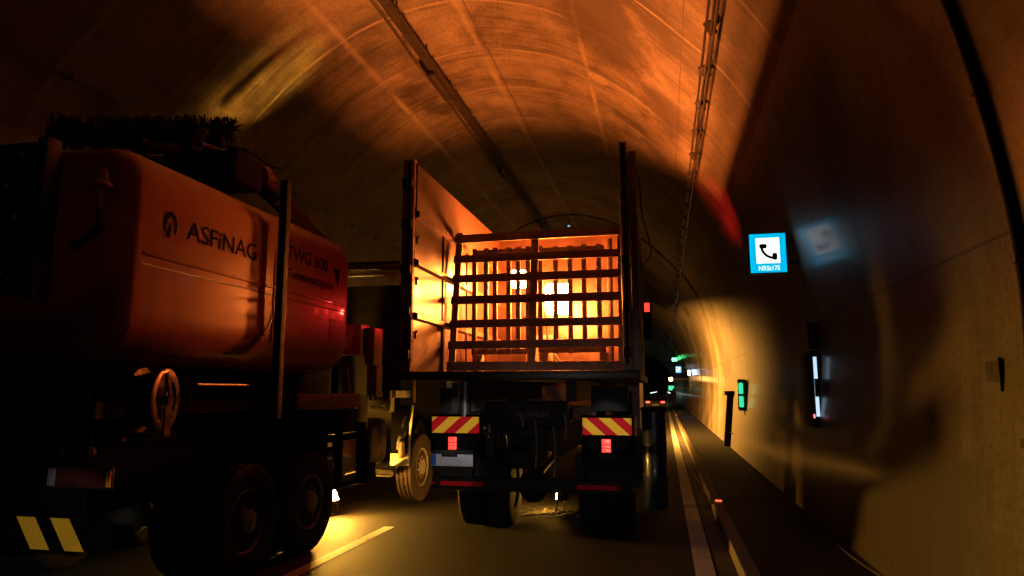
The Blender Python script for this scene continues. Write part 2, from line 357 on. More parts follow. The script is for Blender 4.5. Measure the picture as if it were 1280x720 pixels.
def s_of_x(x):                                   # crown part, signed
    xx = x if x >= CX else 2 * CX - x
    for i in range(len(ARC) - 1):
        if HALF[i].x <= xx <= HALF[i + 1].x:
            s = ARC[i] + (ARC[i + 1] - ARC[i]) * (xx - HALF[i].x) / max(1e-6, HALF[i + 1].x - HALF[i].x); return s if x >= CX else -s
SWALL = s_of_z(5.28); SBASE = s_of_z(.02)
def on(s, Y, off=0.0):
    p, n = prof(s); q = p + n * off; return Vector((q.x, Y, q.y))
Y0, Y1 = -28.0, 230.0
def shell(name, s0, s1, m, parent, off=0.0, ns=40):
    me = bpy.data.meshes.new(name); bm = bmesh.new(); uvl = bm.loops.layers.uv.new('UVMap')
    ys = [Y0 + k * 3 for k in range(int((100 - Y0) / 3))] + [100, 130, 165, 200, Y1]; grid = []
    for y in ys:
        grid.append([(bm.verts.new(on(s0 + (s1 - s0) * j / ns, y, off)), (y, s0 + (s1 - s0) * j / ns)) for j in range(ns + 1)])
    for a, b in zip(grid, grid[1:]):
        for j in range(ns):
            q = (a[j], a[j + 1], b[j + 1], b[j]); f = bm.faces.new([x[0] for x in q])
            for l, x in zip(f.loops, q): l[uvl].uv = x[1]
            f.smooth = True
    bmesh.ops.recalc_face_normals(bm, faces=bm.faces); bm.to_mesh(me); bm.free(); me.materials.append(m)
    o = bpy.data.objects.new(name, me); COL.objects.link(o); o.parent = parent; return o

tun = thing('tunnel', (0, 0, 0), 'curved concrete road tunnel vault with stained side walls around the trucks', 'tunnel')
s_jl = s_of_x(-5.65); s_r1 = s_of_x(-1.29); s_r2 = s_of_x(.40); s_cr = s_of_x(-3.39)
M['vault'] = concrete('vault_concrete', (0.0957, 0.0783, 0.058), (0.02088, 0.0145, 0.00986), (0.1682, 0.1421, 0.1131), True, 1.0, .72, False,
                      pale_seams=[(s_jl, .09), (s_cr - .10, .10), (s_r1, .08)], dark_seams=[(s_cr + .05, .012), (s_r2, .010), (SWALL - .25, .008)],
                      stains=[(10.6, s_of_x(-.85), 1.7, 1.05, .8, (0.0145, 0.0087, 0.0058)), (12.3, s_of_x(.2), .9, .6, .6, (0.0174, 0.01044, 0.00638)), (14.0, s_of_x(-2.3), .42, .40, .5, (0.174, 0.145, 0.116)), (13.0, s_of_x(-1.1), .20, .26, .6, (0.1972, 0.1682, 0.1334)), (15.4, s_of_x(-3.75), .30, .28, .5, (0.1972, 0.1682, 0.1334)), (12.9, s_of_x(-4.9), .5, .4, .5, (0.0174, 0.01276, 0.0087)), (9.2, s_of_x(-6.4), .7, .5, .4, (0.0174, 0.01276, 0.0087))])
M['wall'] = concrete('wall_coating', (0.1728, 0.1404, 0.1044), (0.072, 0.05616, 0.04032), (0.2448, 0.2052, 0.1584), False, .6, .5, True, dark_seams=[(s_of_z(2.66), .012), (-s_of_z(2.66), .012)])
M['joint'] = mat('joint_filler', (.018, .015, .013), .6, 0, .3, 6)
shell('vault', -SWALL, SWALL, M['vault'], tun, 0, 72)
shell('side_wall', SWALL - .02, SBASE + .05, M['wall'], tun, .035, 40)
shell('side_wall', -SWALL + .02, -SBASE - .05, M['wall'], tun, .035, 40)
for k, y in enumerate((-2.0, 26.5, 38.6, 50.7, 62.8, 75)):
    mb = MB(); mb.tube([on(-SBASE + 2 * SBASE * j / 90, y, .03) for j in range(91)], .028, 6); mb.build('joint_strip', M['joint'], tun)
# closed bulkhead of the bend behind and far ahead
for nm, y in (('end_wall', Y1), ('end_wall', Y0)):
    mb = MB(); ring = [prof(-SBASE + 2 * SBASE * j / 80)[0] for j in range(81)]; mb.prism([(p.x, p.y) for p in ring], y - .2, y + .2, 'Y'); mb.build(nm, M['joint'], tun, smooth=False)

# ------------------------------------------------------------------ ground
def sheet(name, x0, x1, z, m, y0=Y0, y1=Y1, kind='structure'):
    me = bpy.data.meshes.new(name); me.from_pydata([(x0, y0, z), (x1, y0, z), (x1, y1, z), (x0, y1, z)], [], [(0, 1, 2, 3)]); me.materials.append(m)
    o = bpy.data.objects.new(name, me); COL.objects.link(o); tag(o, kind=kind); return o
sheet('ground', -40, 40, -.12, M['gutter'], -60, 260)
sheet('road', -8.0, .78, 0, M['asphalt'])
sheet('gutter', .46, .64, .004, M['gutter'])
tag(MB().b2((.64, Y0, -.05), (.78, Y1, .15), .012).build('kerb', M['kerbstone']), kind='structure')
tag(MB().b2((-8.14, Y0, -.05), (-8.0, Y1, .15), .012).build('kerb', M['kerbstone']), kind='structure')
tag(MB().b2((.78, Y0, -.08), (1.96, Y1, .142)).build('walkway', M['walk']), kind='structure')
tag(MB().b2((-9.3, Y0, -.08), (-8.14, Y1, .142)).build('walkway', M['walk']), kind='structure')
sheet('edge_line', .24, .43, .004, M['roadpaint'])
for y in (3.0 - 17.6, 3.0, 20.6, 38.2, 55.8, 73.4, 91): sheet('lane_line', -3.60, -3.46, .004, M['roadpaint'], y, y + 5.65)

# ------------------------------------------------------------------ tunnel fittings
# lamp rail left of the crown
lr = thing('lamp_rail', (-4.44, 12, 8.3), 'dark steel lamp rail hanging below the vault left of the crown', 'lamp rail')
zr = 8.28
mb = MB(); mb.b2((-4.53, -6, zr), (-4.515, 120, zr + .07)); mb.b2((-4.365, -6, zr), (-4.35, 120, zr + .07)); mb.b2((-4.515, -6, zr), (-4.365, 120, zr + .012)); mb.build('tray', M['darksteel'], lr)
mb = MB()
for k in range(60):
    y = 1 + k * 1.6
    mb.cyl((-4.44, y, zr + .05), (-4.44, y, zr + .5), .012, n=6); mb.b2((-4.60, y - .02, zr + .075), (-4.28, y + .02, zr + .10))
mb.build('hanger', M['darksteel'], lr)['kind'] = 'stuff'
for k, y in enumerate((5.2, 9.0, 13.2, 19.5, 25.8, 32)):
    mb = MB(); mb.box((-4.50, y, zr - .08), (.17, 1.25, .12), None, .03); mb.cyl((-4.52, y - .5, zr - .02), (-4.52, y - .5, zr + .03), .03); mb.build('luminaire', M['darksteel'], lr)
mb = MB(); mb.tube([(-4.64 + .015 * math.sin(k), -5 + k * 1.0, zr - .02 - .025 * math.sin(k * 1.9)) for k in range(100)], .018, 6); mb.build('cable', M['cable'], lr)
# cable ladder on the right haunch
sL = s_of_z(6.20); cl = thing('cable_ladder', (.7, 10, 6.0), 'thin twin-rail cable ladder running along the right haunch of the vault', 'cable ladder')
for q in (-.07, .07):
    mb = MB(); mb.tube([on(sL + q, -6 + k * 4, .12) for k in range(36)], .018, 6); mb.build('rail', M['darksteel'], cl)
for k in range(44):
    y = 2.2 + k * 1.18; mb = MB(); a = on(sL - .10, y - .07, .01); 
    mb.bar(on(sL - .07, y - .06, .12), on(sL + .07, y + .06, .12), .10, .03); mb.bar(on(sL, y, .0), on(sL, y, .12), .05, .05); mb.build('bracket', M['black'], cl)
mb = MB(); mb.tube([on(sL + .02 + .02 * math.sin(k * 1.7), -6 + k * 1.2, .14) for k in range(100)], .014, 6); mb.build('cable', M['cable'], cl)
# cable along the left haunch
mb = MB(); sC = -s_of_z(6.14); mb.tube([on(sC, -4 + k * 1.0, .05 - .03 * math.cos(k * 2 * math.pi / 2)) for k in range(60)], .016, 6)
lc = mb.build('wall_cable', M['cable']); tag(lc, 'black cable clipped along the left haunch above the washing truck', 'cable')
for k in range(20):
    mb = MB(); mb.box(on(sC, 3 + k * 1.5, .03), (.07, .07, .07), None, .01); mb.build('clip', M['black'], lc)
# arched conduit near the camera on the right wall
mb = MB(); sA = s_of_z(6.6); pp = [on(sA + (SBASE - .2 - sA) * k / 60, 4.27, .06) for k in range(61)]; mb.tube(pp, .026, 10)
ac = mb.build('conduit', M['chassis']); tag(ac, 'dark curved conduit arching up the right wall close to the camera', 'conduit')
for k in range(4, 60, 9):
    mb = MB(); p = pp[k]; mb.box(p, (.07, .05, .05)); mb.build('clamp', M['darksteel'], ac)

# SOS sign
def handset(mb, o, x, y, s, th):
    """telephone receiver outline: a bent bar with two cups, as one plate"""
    n = 20; out, inn = [], []; ctr = (1.06, 1.06)
    for k in range(n + 1):
        a = R(176 + 98 * k / n); out.append((ctr[0] + .98 * math.cos(a), ctr[1] + .98 * math.sin(a))); inn.append((ctr[0] + .80 * math.cos(a), ctr[1] + .80 * math.sin(a)))
    mb.plate([(p[0] * s, p[1] * s) for p in out + inn[::-1]], (o, x, y), th)
    for a in (180, 270):
        ca, sa_ = math.cos(R(a)), math.sin(R(a)); c = (ctr[0] + .78 * ca, ctr[1] + .78 * sa_); pl_ = []
        for k in range(16):
            b = 2 * math.pi * k / 16; u_, v_ = .26 * math.copysign(abs(math.cos(b)) ** .6, math.cos(b)), .17 * math.copysign(abs(math.sin(b)) ** .6, math.sin(b))
            pl_.append(((c[0] + u_ * ca - v_ * sa_) * s, (c[1] + u_ * sa_ + v_ * ca) * s))
        mb.plate(pl_, (o, x, y), th + .0012)
def sos_sign(Y, cx, cz, label, code=True):
    X, Z = Vector((1, 0, 0)), Vector((0, 0, 1)); w, h = .475, .545
    t = thing('emergency_phone_sign', (cx, Y, cz - h / 2), label, 'sign', None)
    f = Y - .07
    MB().box((cx, Y, cz), (w + .03, .13, h + .03), None, .03, 3).build('housing', M['signframe'], t)
    MB().box((cx, f + .004, cz), (w, .012, h), None, .0).build('blue_panel', M['signblue'], t)
    MB().box((cx, f - .004, cz + .035), (w * .655, .006, h * .66)).build('white_panel', M['signwhite'], t)
    mb = MB(); handset(mb, (cx - .115, f - .008, cz - .105), X, Z, .19, .003); mb.build('handset_symbol', M['letter'], t)
    text('lettering', 'SOS', M['faintletter2'], t, (cx + .015, f - .0085, cz + .155), X, Z, .115, .038)
    if code: text('lettering', 'NRSt17S', M['signwhite'], t, (cx - .13, f - .006, cz - .245), X, Z, .275, .066)
    e = on(s_of_z(cz), Y, 0)
    for dz in (.145, -.145): MB().b2((cx + w / 2, Y - .03, cz + dz - .025), (e.x + .08, Y + .03, cz + dz + .025)).build('bracket', M['darksteel'], t)
    return t
M['faintletter2'] = mat('grey_print', (.30, .31, .36), .5, 0, .1, 20)
M['faintletter2'].node_tree.nodes['Principled BSDF'].inputs['Emission Color'].default_value = (.75, .77, .85, 1)
M['faintletter2'].node_tree.nodes['Principled BSDF'].inputs['Emission Strength'].default_value = .75
p = PY(959, 317.5, 9.9); sos_sign(9.9, p.x, p.z, 'backlit blue SOS telephone sign with white panel above the lit phone cabinet')
p = PY(848, 462, 60); sos_sign(60, p.x, p.z, 'tiny distant blue telephone sign above the two standing people')

# phone cabinet
ph = thing('emergency_phone_cabinet', (1.95, 9.7, 1.28), 'black emergency phone cabinet with glowing white strip on the right wall', 'cabinet')
MB().b2((1.845, 9.5, 1.28), (2.10, 10.05, 2.25), .015).build('case', M['black'], ph)
MB().b2((1.892, 9.485, 1.42), (1.935, 9.499, 2.18), .006).build('light_strip', M['stripwhite'], ph)
MB().b2((1.892, 9.478, 1.67), (1.941, 9.484, 1.90)).build('red_label', M['darkred'], ph)
mb = MB()
for k in range(5): mb.b2((1.905, 9.474, 1.69 + k * .042), (1.93, 9.477, 1.712 + k * .042))
mb.build('label_print', M['red'], ph)
MB().b2((1.852, 9.488, 1.40), (1.865, 9.499, 1.45)).build('pilot_lamp', M['redbeacon'], ph)
MB().b2((1.868, 9.488, 1.40), (1.876, 9.499, 1.45)).build('pilot_lamp', M['stripwhite'], ph)
mb = MB(); mb.b2((1.85, 9.50, 2.28), (2.07, 9.53, 2.62)); mb.build('head_plate', M['brownbox'], ph)
mb = MB(); mb.tube([(1.87, 9.48, 1.75), (1.86, 9.45, 1.68), (1.865, 9.45, 1.60), (1.872, 9.48, 1.55)], .012); mb.build('handle', M['darksteel'], ph)

# green escape-route lamp
gl = thing('escape_route_lamp', (1.9, 17.6, 1.3), 'green capsule-shaped escape route lamp on the right wall', 'lamp')
MB().box((1.86, 17.62, 1.64), (.24, .14, .76), None, .068, 4).build('housing', M['greenbox'], gl)
for z in (1.48, 1.80): MB().b2((1.772, 17.535, z - .13), (1.87, 17.548, z + .13), .02).build('lens', M['greenlens'], gl)
mb = MB(); mb.b2((1.95, 17.58, 1.55), (2.06, 17.66, 1.75)); mb.tube([(1.88, 17.6, 1.27), (1.885, 17.6, 1.18), (1.94, 17.6, 1.16), (1.99, 17.6, 1.24)], .014); mb.build('bracket', M['darksteel'], gl)
# dark raised strip standing in for a narrow wall recess
mb = MB(); sa, sb = s_of_z(1.66), s_of_z(.15)
for k in range(12):
    a, b = sa + (sb - sa) * k / 12, sa + (sb - sa) * (k + 1) / 12
    mb.bar(on(a, 21, .08), on(b, 21, .08), .26, .13, up=(0, 1, 0))
pcv = mb.build('recess_strip', M['chassis']); tag(pcv, 'narrow dark strip standing for a recess, bent down the right wall behind the green lamp', 'recess strip')
mb = MB(); mb.box(on(sa, 21, .14), (.30, .5, .12), None, .01); mb.build('cap', M['black'], pcv)
mb = MB(); mb.tube([on(s_of_z(.55), 20.4, .05), on(s_of_z(.58), 21.6, .06)], .02); mb.build('clamp', M['darksteel'], pcv)
# little stencilled plate on the near right wall
pl = thing('wall_plaque', on(s_of_z(1.86), 4.73), 'small grimy dark plaque on the bare right wall near the camera', 'plaque')
p0, n0 = prof(s_of_z(1.86)); e = on(s_of_z(1.86), 4.73, .045)
mb = MB(); mb.box(e, (.008, .20, .13), None, .002); mb.build('plate', M['plaque'], pl)
mb = MB(); mb.box(on(s_of_z(1.84), 4.635, .045), (.02, .010, .20)); mb.build('edge_fin', M['black'], pl)

# kerb markers
km = None
for i, (x, y, lab) in enumerate(((.72, 10.7, 'small glowing red kerb marker beside the nearest bend of the pale cable'), (.72, 28.9, 'small glowing red kerb marker level with the third wall joint'), (.72, 46.4, 'tiny glowing red kerb marker farthest along the kerb'))):
    if km is None:
        km = thing('kerb_marker', (x, y, .15), lab, 'kerb marker', 'red lights on the kerb')
        MB().b2((x - .06, y - .05, .15), (x + .06, y + .05, .185), .01).build('housing', M['black'], km); MB().b2((x - .045, y - .058, .157), (x + .045, y - .05, .18)).build('lens', M['led_red'], km)
        MB().b2((x - .045, y + .05, .157), (x + .045, y + .058, .18)).build('lens', M['led_red'], km); base = Vector((x, y, .15))
    else:
        c = copy_tree(km); c.location = (x, y, .15); c['label'] = lab
# pale cable on the walkway
pz = [PG(850, 562, .16), PG(870, 596, .16), PG(886, 622, .16), PG(905, 622, .15), PG(940, 619, .15), PG(976, 619, .15), PG(992, 627, .15), PG(1002, 634, .15), PG(1013, 645, .15), PG(1024, 660, .15), PG(1040, 676, .15), PG(1062, 695, .15), PG(1092, 716, .15), PG(1120, 735, .15)]
mb = MB(); fine = []
for i in range(len(pz) - 1):
    q = [pz[max(0, i - 1)], pz[i], pz[i + 1], pz[min(len(pz) - 1, i + 2)]]
    for k in range(6): fine.append(crom(*q, k / 6))
mb.tube([Vector((v.x, v.y, max(v.z, .15) + .008)) for v in fine], .008, 6); tag(mb.build('loose_cable', M['palecable']), 'thin pale cable snaking over the right walkway', 'cable')

v0 = Vector((-3.6, 27.2, 8.42)); vl = thing('vault_lamp', v0, 'tiny pale lamp fixed to the crown of the vault above the load bay', 'lamp')
MB().b2(v0 - Vector((.09, .0, .05)), v0 + Vector((.09, .25, .06)), .01).build('housing', M['darksteel'], vl); MB().ell(v0 - Vector((0, .01, 0)), (.06, .03, .04), 12).build('lens', M['palelens'], vl); MB().b2(v0 + Vector((-.02, .1, .06)), v0 + Vector((.02, .14, .36))).build('bracket', M['darksteel'], vl)
# ------------------------------------------------------------------ wheels
def tyre_mesh(c, axis, Rr, w, lugs=True, n=96):
    prof_ = [(Rr * .56, -w * .36), (Rr * .60, -w * .47), (Rr * .80, -w * .5), (Rr * .93, -w * .49), (Rr * .985, -w * .44)]
    g = [-.26, -.03, .03, .26] if lugs else []
    x = -w * .40; prof_.append((Rr, x))
    for q in (-.24, 0, .24):
        a = q * w; prof_ += [(Rr, a - .012), (Rr - .016, a - .006), (Rr - .016, a + .006), (Rr, a + .012)]
    prof_ += [(Rr, w * .40), (Rr * .985, w * .44), (Rr * .93, w * .49), (Rr * .80, w * .5), (Rr * .60, w * .47), (Rr * .56, w * .36)]
    top = len(prof_)
    def fn(j, k):
        if 4 <= j <= top - 5 and (k + (2 if j < top / 2 else 0)) % 4 == 0: return -.014
        return 0
    mb = MB(); mb.lathe(c, axis, prof_, n, fn); return mb
def rim_mesh(c, axis, r, w):
    """dished disc wheel, outer face towards +axis, with hand holes and nuts"""
    c = Vector(c); a = Vector(axis).normalized(); mb = MB()
    mb.lathe(c, a, [(r, -.14), (r, w * .42), (r * .95, w * .44), (r * .90, w * .36), (r * .80, w * .12), (r * .66, w * .10), (r * .60, w * .26), (r * .44, w * .28), (r * .40, w * .34), (r * .36, w * .50), (r * .20, w * .54), (.0005, w * .55)], 48)
    x = a.orthogonal().normalized(); y = a.cross(x)
    for k in range(10):
        th = 2 * math.pi * k / 10; p = c + (x * math.cos(th) + y * math.sin(th)) * r * .52; mb.cyl(p + a * w * .24, p + a * w * .40, .017, n=8)
    return mb
def rim_holes(c, axis, r, w):
    c = Vector(c); a = Vector(axis).normalized(); mb = MB(); x = a.orthogonal().normalized(); y = a.cross(x)
    for k in range(10):
        th = 2 * math.pi * (k + .5) / 10; p = c + (x * math.cos(th) + y * math.sin(th)) * r * .73; mb.cyl(p + a * w * .09, p + a * w * .125, r * .075, n=10)
    return mb
def wheel(parent, c, side, Rr=.52, w=.32, dual=False, brown_tyre=False, bright=False):
    ax = (side, 0, 0); c = Vector(c)
    t = tyre_mesh(c, ax, Rr, w).build('wheel', M['rubber_brown'] if brown_tyre else M['rubber'], parent)
    r = rim_mesh(c, ax, Rr * .565, w).build('rim', M['rim'] if bright else M['rimdark'], t); r.matrix_parent_inverse = Matrix.Translation(-parent.location) if False else r.matrix_parent_inverse
    h = rim_holes(c, ax, Rr * .565, w).build('hand_hole', M['black'], t)
    if dual:
        c2 = c - Vector((side * (w + .04), 0, 0)); tyre_mesh(c2, ax, Rr, w).build('wheel', M['rubber'], parent)
    return t

# mesh data are in world coordinates: parents at loc L need inverse translation; sub-parts sit under parts at the origin of their parent
def world(o):
    p = Vector((0, 0, 0))
    while o is not None:
        p = p + Vector(o.location) + o.matrix_parent_inverse.translation if o.parent is not None else p + Vector(o.location); o = o.parent
    return p

# ------------------------------------------------------------------ container truck
TX = -1.72
ct = thing('container_truck', (TX, 8.2, 0), 'high-sided container truck seen from behind with a glowing open load bay', 'truck')
XL, XR, YB, YF, ZF, ZT = -3.12, -.46, 8.2, 13.0, 1.98, 4.74
MB().b2((XL - .12, YB + .02, 1.885), (XR + .17, YF + .06, ZF)).build('bed_floor', M['chassis'], ct)
MB().b2((XL - .15, YB - .03, 1.88), (XR + .2, YB + .018, 1.985), .008).build('rear_sill', M['darksteel'], ct)
lw = MB().b2((XL - .05, YB + .06, ZF + .002), (XL, YF, ZT)).build('side_wall', M['sheet'], ct)
MB().b2((XL + .001, YB + .085, 4.10), (XL + .012, YF - .02, ZT - .01)).build('upper_board', M['woodpanel'], lw)
for z in (4.05, 3.40, 2.70):
    mb = MB(); h = .055
    mb.prism([(XL + .001, z - h), (XL + .05, z - h * .55), (XL + .05, z + h * .55), (XL + .001, z + h)], YB + .09, YF - .02, 'Y'); mb.build('stiffener', M['railsteel'], lw, smooth=False)
mb = MB()
for y in (9.45, 10.7, 11.9): mb.b2((XL + .001, y - .03, ZF + .01), (XL + .02, y + .03, 4.0))
mb.build('seam_strip', M['sheet'], lw, smooth=False)
mb = MB()
for z in (2.5, 3.2, 3.75): mb.cyl((XL + .0, 8.36, z), (XL + .03, 8.36, z), .02, n=10); mb.b2((XL + .001, 8.33, z - .09), (XL + .018, 8.38, z - .0))
mb.build('lashing_ring', M['darksteel'], lw)
rw = MB().b2((XR, YB + .06, ZF + .002), (XR + .05, YF, ZT - .02)).build('side_wall', M['sheet'], ct)
mb = MB()
for k in range(7): y = YB + .7 + k * .68; mb.b2((XR + .051, y - .05, 1.99), (XR + .12, y + .05, ZT - .1))
for z in (2.45, 3.4, 4.3): mb.b2((XR + .051, YB + .1, z - .05), (XR + .09, YF, z + .05))
mb.build('outer_rib', M['post'], rw, smooth=False)
mb = MB()
for k in range(7): y = YB + .7 + k * .68; mb.b2((XL - .12, y - .05, 1.99), (XL - .051, y + .05, ZT - .1))
mb.build('outer_rib', M['darksteel'], lw, smooth=False)
MB().b2((XL, YF - .06, ZF + .002), (XR, YF, ZT - .002)).build('front_wall', M['sheet'], ct)
# door posts with hinge gear
for nm, x0, x1, top in (('door_post', XL - .16, XL - .003, 4.78), ('door_post', XR + .003, XR + .10, 4.80)):
    d = MB().b2((x0, YB, 1.99), (x1, YB + .10, top), .01).build(nm, M['post'], ct)
    mb = MB(); xm = (x0 + x1) / 2
    mb.cyl((xm + (.03 if x0 < -2 else -.0), YB - .035, 2.05), (xm + (.03 if x0 < -2 else 0), YB - .035, top - .05), .022, n=10)
    for z in (2.2, 2.75, 3.3, 3.9, 4.45): mb.b2((x0 + .01, YB - .06, z - .06), (x1 - .01, YB - .001, z + .06), .008)
    mb.build('hinge', M['black'], d)
d = MB().b2((XR + .115, YB + .02, 1.99), (XR + .205, YB + .16, 4.68), .01).build('door_post', M['post'], ct)
# hose looping down the right post
mb = MB(); hp = [(-.27, 8.3, 4.55), (-.21, 8.3, 4.2), (-.2, 8.32, 3.9), (-.13, 8.35, 3.62), (-.10, 8.35, 3.42), (-.16, 8.36, 3.30), (-.22, 8.36, 3.26)]
hh = []
for i in range(len(hp) - 1):
    q = [Vector(hp[max(0, i - 1)]), Vector(hp[i]), Vector(hp[i + 1]), Vector(hp[min(len(hp) - 1, i + 2)])]
    hh += [crom(*q, k / 5) for k in range(5)]
mb.tube(hh, .010, 6); mb.build('hose', M['palecable'], ct)
# red lamp on the flank
rl = MB().b2((-.25, 9.35, 2.42), (-.13, 9.5, 2.95), .02).build('flank_lamp', M['black'], ct)
MB().b2((-.225, 9.335, 2.80), (-.155, 9.349, 2.92), .008).build('lens', M['redbeacon'], rl)
rl = MB().b2((-3.40, 10.10, 2.42), (-3.29, 10.25, 2.95), .02).build('flank_lamp', M['black'], ct)
MB().b2((-3.375, 10.085, 2.80), (-3.315, 10.099, 2.92), .008).build('lens', M['redbeacon'], rl)
# chassis
mb = MB()
for x in (TX - .42, TX + .42): mb.b2((x - .05, 8.45, .95), (x + .05, 15.6, 1.28))
for y in (8.6, 9.9, 11.2, 12.6): mb.b2((TX - .40, y, 1.0), (TX + .40, y + .1, 1.22))
for x in (TX - .62, TX + .62): mb.b2((x - .06, 8.3, 1.62), (x + .06, 13, 1.884))
mb.build('chassis_frame', M['chassis'], ct)
mb = MB(); mb.b2((TX - .55, 8.42, 1.30), (TX + .55, 8.62, 1.62), .02); mb.b2((TX - .30, 8.36, 1.02), (TX + .30, 8.46, 1.30), .02); mb.cyl((TX - .1, 8.30, 1.12), (TX + .1, 8.30, 1.12), .08); mb.b2((TX - .12, 8.22, .82), (TX + .12, 8.42, 1.02), .02); mb.b2((-2.78, 8.35, 1.46), (-2.30, 8.55, 1.78), .02); mb.b2((-.86, 8.30, 1.50), (-.42, 8.5, 1.80), .02); mb.build('rear_crossmember', M['black'], ct)
text('lettering', 'PALFINGER', M['faintletter'], ct, (PY(645, 520, 8.41).x, 8.418, PY(645, 521, 8.41).z), (1, 0, 0), (0, 0, 1), .42, .065)
mb = MB(); mb.cyl((-2.42, 8.28, 1.43), (-2.42, 8.28, 1.86), .09); mb.b2((-2.6, 8.3, 1.2), (-2.5, 8.4, 1.85)); mb.b2((-2.36, 8.26, 1.5), (-2.16, 8.36, 1.62)); mb.build('hydraulic_ram', M['darksteel'], ct)
for k in range(9):
    x = TX - .75 + k * .19 + random.uniform(-.05, .05); z = random.uniform(1.2, 1.5); d = random.uniform(.05, .2)
    MB().tube([(x + .03 * math.sin(j), 8.30 + .02 * math.cos(j * 2), z - d * j) for j in range(4)], .012, 6).build('hose', M['palecable'], ct)
# rear marker boards
def board(x0, x1, z0, z1, y, parent, slant, ncol=5, mats=('red', 'yellow'), first=0, name='marker_board'):
    """diagonally striped reflective board: red backing and raised yellow bars clipped to the board"""
    b_ = MB().b2((x0, y, z0), (x1, y + .02, z1)).build(name, M[mats[0]], parent)
    w, h = x1 - x0, z1 - z0; mb = MB(); st = w / ncol * 1.0
    def clip(poly):
        out = poly
        for side, lim in ((1, 0), (-1, w)):
            res = []
            for i in range(len(out)):
                a, b = out[i], out[(i + 1) % len(out)]; ia = side * (a[0] - lim) >= 0; ib = side * (b[0] - lim) >= 0
                if ia: res.append(a)
                if ia != ib: t = (lim - a[0]) / (b[0] - a[0]); res.append((lim, a[1] + (b[1] - a[1]) * t))
            out = res
            if not out: break
        return out
    k = -4
    while k < ncol + 4:
        a = first * st + k * 2 * st; poly = clip([(a, 0), (a + st, 0), (a + st + slant, h), (a + slant, h)])
        if len(poly) >= 3: mb.plate(poly, ((x0, y - .003, z0), (1, 0, 0), (0, 0, 1)), .002)
        k += 1
    mb.build('stripe', M[mats[1]], b_, smooth=False); return b_
board(-2.81, -2.21, 1.235, 1.43, 8.17, ct, .22, 4, first=.0)
board(-.95, -.38, 1.235, 1.43, 8.17, ct, -.22, 4, first=.85)
MB().b2((-2.83, 8.195, 1.00), (-2.18, 8.26, 1.46), .01).build('lamp_bracket', M['matte'], ct)
MB().b2((-.97, 8.195, 1.00), (-.36, 8.26, 1.46), .01).build('lamp_bracket', M['matte'], ct)
for x, s in ((PY(566, 552, 8.15).x, 1), (PY(758, 555, 8.15).x, -1)):
    c = MB().b2((x - (.24 if s > 0 else .14), 8.14, 1.03), (x + (.20 if s > 0 else .26), 8.194, 1.20), .012).build('tail_lamp', M['matte'], ct)
    MB().b2((x - .052, 8.128, 1.125), (x + .052, 8.14, 1.19), .005).build('lens', M['tail'], c); MB().b2((x - .052, 8.128, 1.085), (x + .052, 8.14, 1.119), .005).build('lens', M['tail'], c); MB().b2((x - .052, 8.128, 1.04), (x + .052, 8.14, 1.08), .005).build('lens', M['tail'], c)
np_ = MB().b2((-2.80, 8.12, .845), (-2.27, 8.14, .985), .004).build('number_plate', M['plate'], ct)
MB().b2((-2.797, 8.116, .85), (-2.735, 8.119, .98)).build('country_band', M['plateblue'], np_)
mb = MB(); mb.b2((-2.80, 8.15, .80), (-2.27, 8.17, 1.03)); mb.b2((-2.66, 8.105, .955), (-2.46, 8.118, 1.02)); mb.build('plate_holder', M['black'], ct)
ub = MB().b2((-2.80, 8.15, .56), (-.47, 8.27, .71), .012).build('underrun_bar', M['black'], ct)
for a, b in ((-2.68, -2.15), (-1.02, -.58)): MB().b2((a, 8.142, .615), (b, 8.148, .665)).build('red_strip', M['red'], ub)
for a in (-2.775, -.545):
    mb = MB(); mb.bar((a - .02, 8.14, .625), (a + .03, 8.14, .66), .014, .006, up=(0, 1, 0)); mb.bar((a - .02, 8.137, .66), (a + .03, 8.137, .625), .014, .006, up=(0, 1, 0)); mb.build('red_mark', M['red'], ub)
for x in (-2.35, -1.0): MB().b2((x - .05, 8.20, .70), (x + .05, 8.32, 1.0)).build('bar_bracket', M['black'], ct)
for side, x in ((-1, -2.47), (1, -.57)):
    wheel(ct, (x, 9.15, .51), side, .51, .31, True); wheel(ct, (x, 14.2, .51), side, .51, .32)
mb = MB(); mb.cyl((-2.5, 9.15, .51), (-.5, 9.15, .51), .09); mb.ell((TX, 9.15, .51), (.2, .24, .22));  mb.cyl((TX, 9.3, .6), (TX, 13, .9), .05); mb.build('axle', M['chassis'], ct)
for x in (-2.5, -.62):
    mb = MB(); pr = [(9.15 + .62 * math.cos(R(a)), .55 + .60 * math.sin(R(a))) for a in range(10, 176, 15)]
    for (ya, za), (yb, zb) in zip(pr, pr[1:]): mb.bar((x, ya, za), (x, yb, zb), .02, .62, up=(1, 0, 0))
    mb.build('mudguard', M['black'], ct)
# long side guard, tank and toolbox on the flanks
mb = MB(); mb.b2((-2.95, 11.3, .65), (-2.35, 12.7, 1.3), .04); mb.b2((-1.05, 11.5, .6), (-.5, 12.9, 1.3), .05); mb.build('toolbox', M['chassis'], ct)
# cab
cb = MB(); cb.prism([(13.25, 1.05), (15.45, .55), (15.55, 1.6), (15.35, 2.9), (14.9, 3.45), (13.25, 3.5)], -3.0, -.45, 'X'); cab = cb.build('cab', M['orangedark'], ct, smooth=False)
for x in (-3.004, -.446): MB().b2((x - .003, 14.1, 2.05), (x + .003, 15.2, 2.75)).build('side_window', M['carglass'], cab)
mb = MB(); mb.plate([(.15, 0), (2.4, 0), (2.4, .95), (.15, .95)], ((-3.0, 15.58, 1.9), (1, 0, 0), (0, -.16, 1)), .01); mb.build('windscreen', M['carglass'], cab, smooth=False)

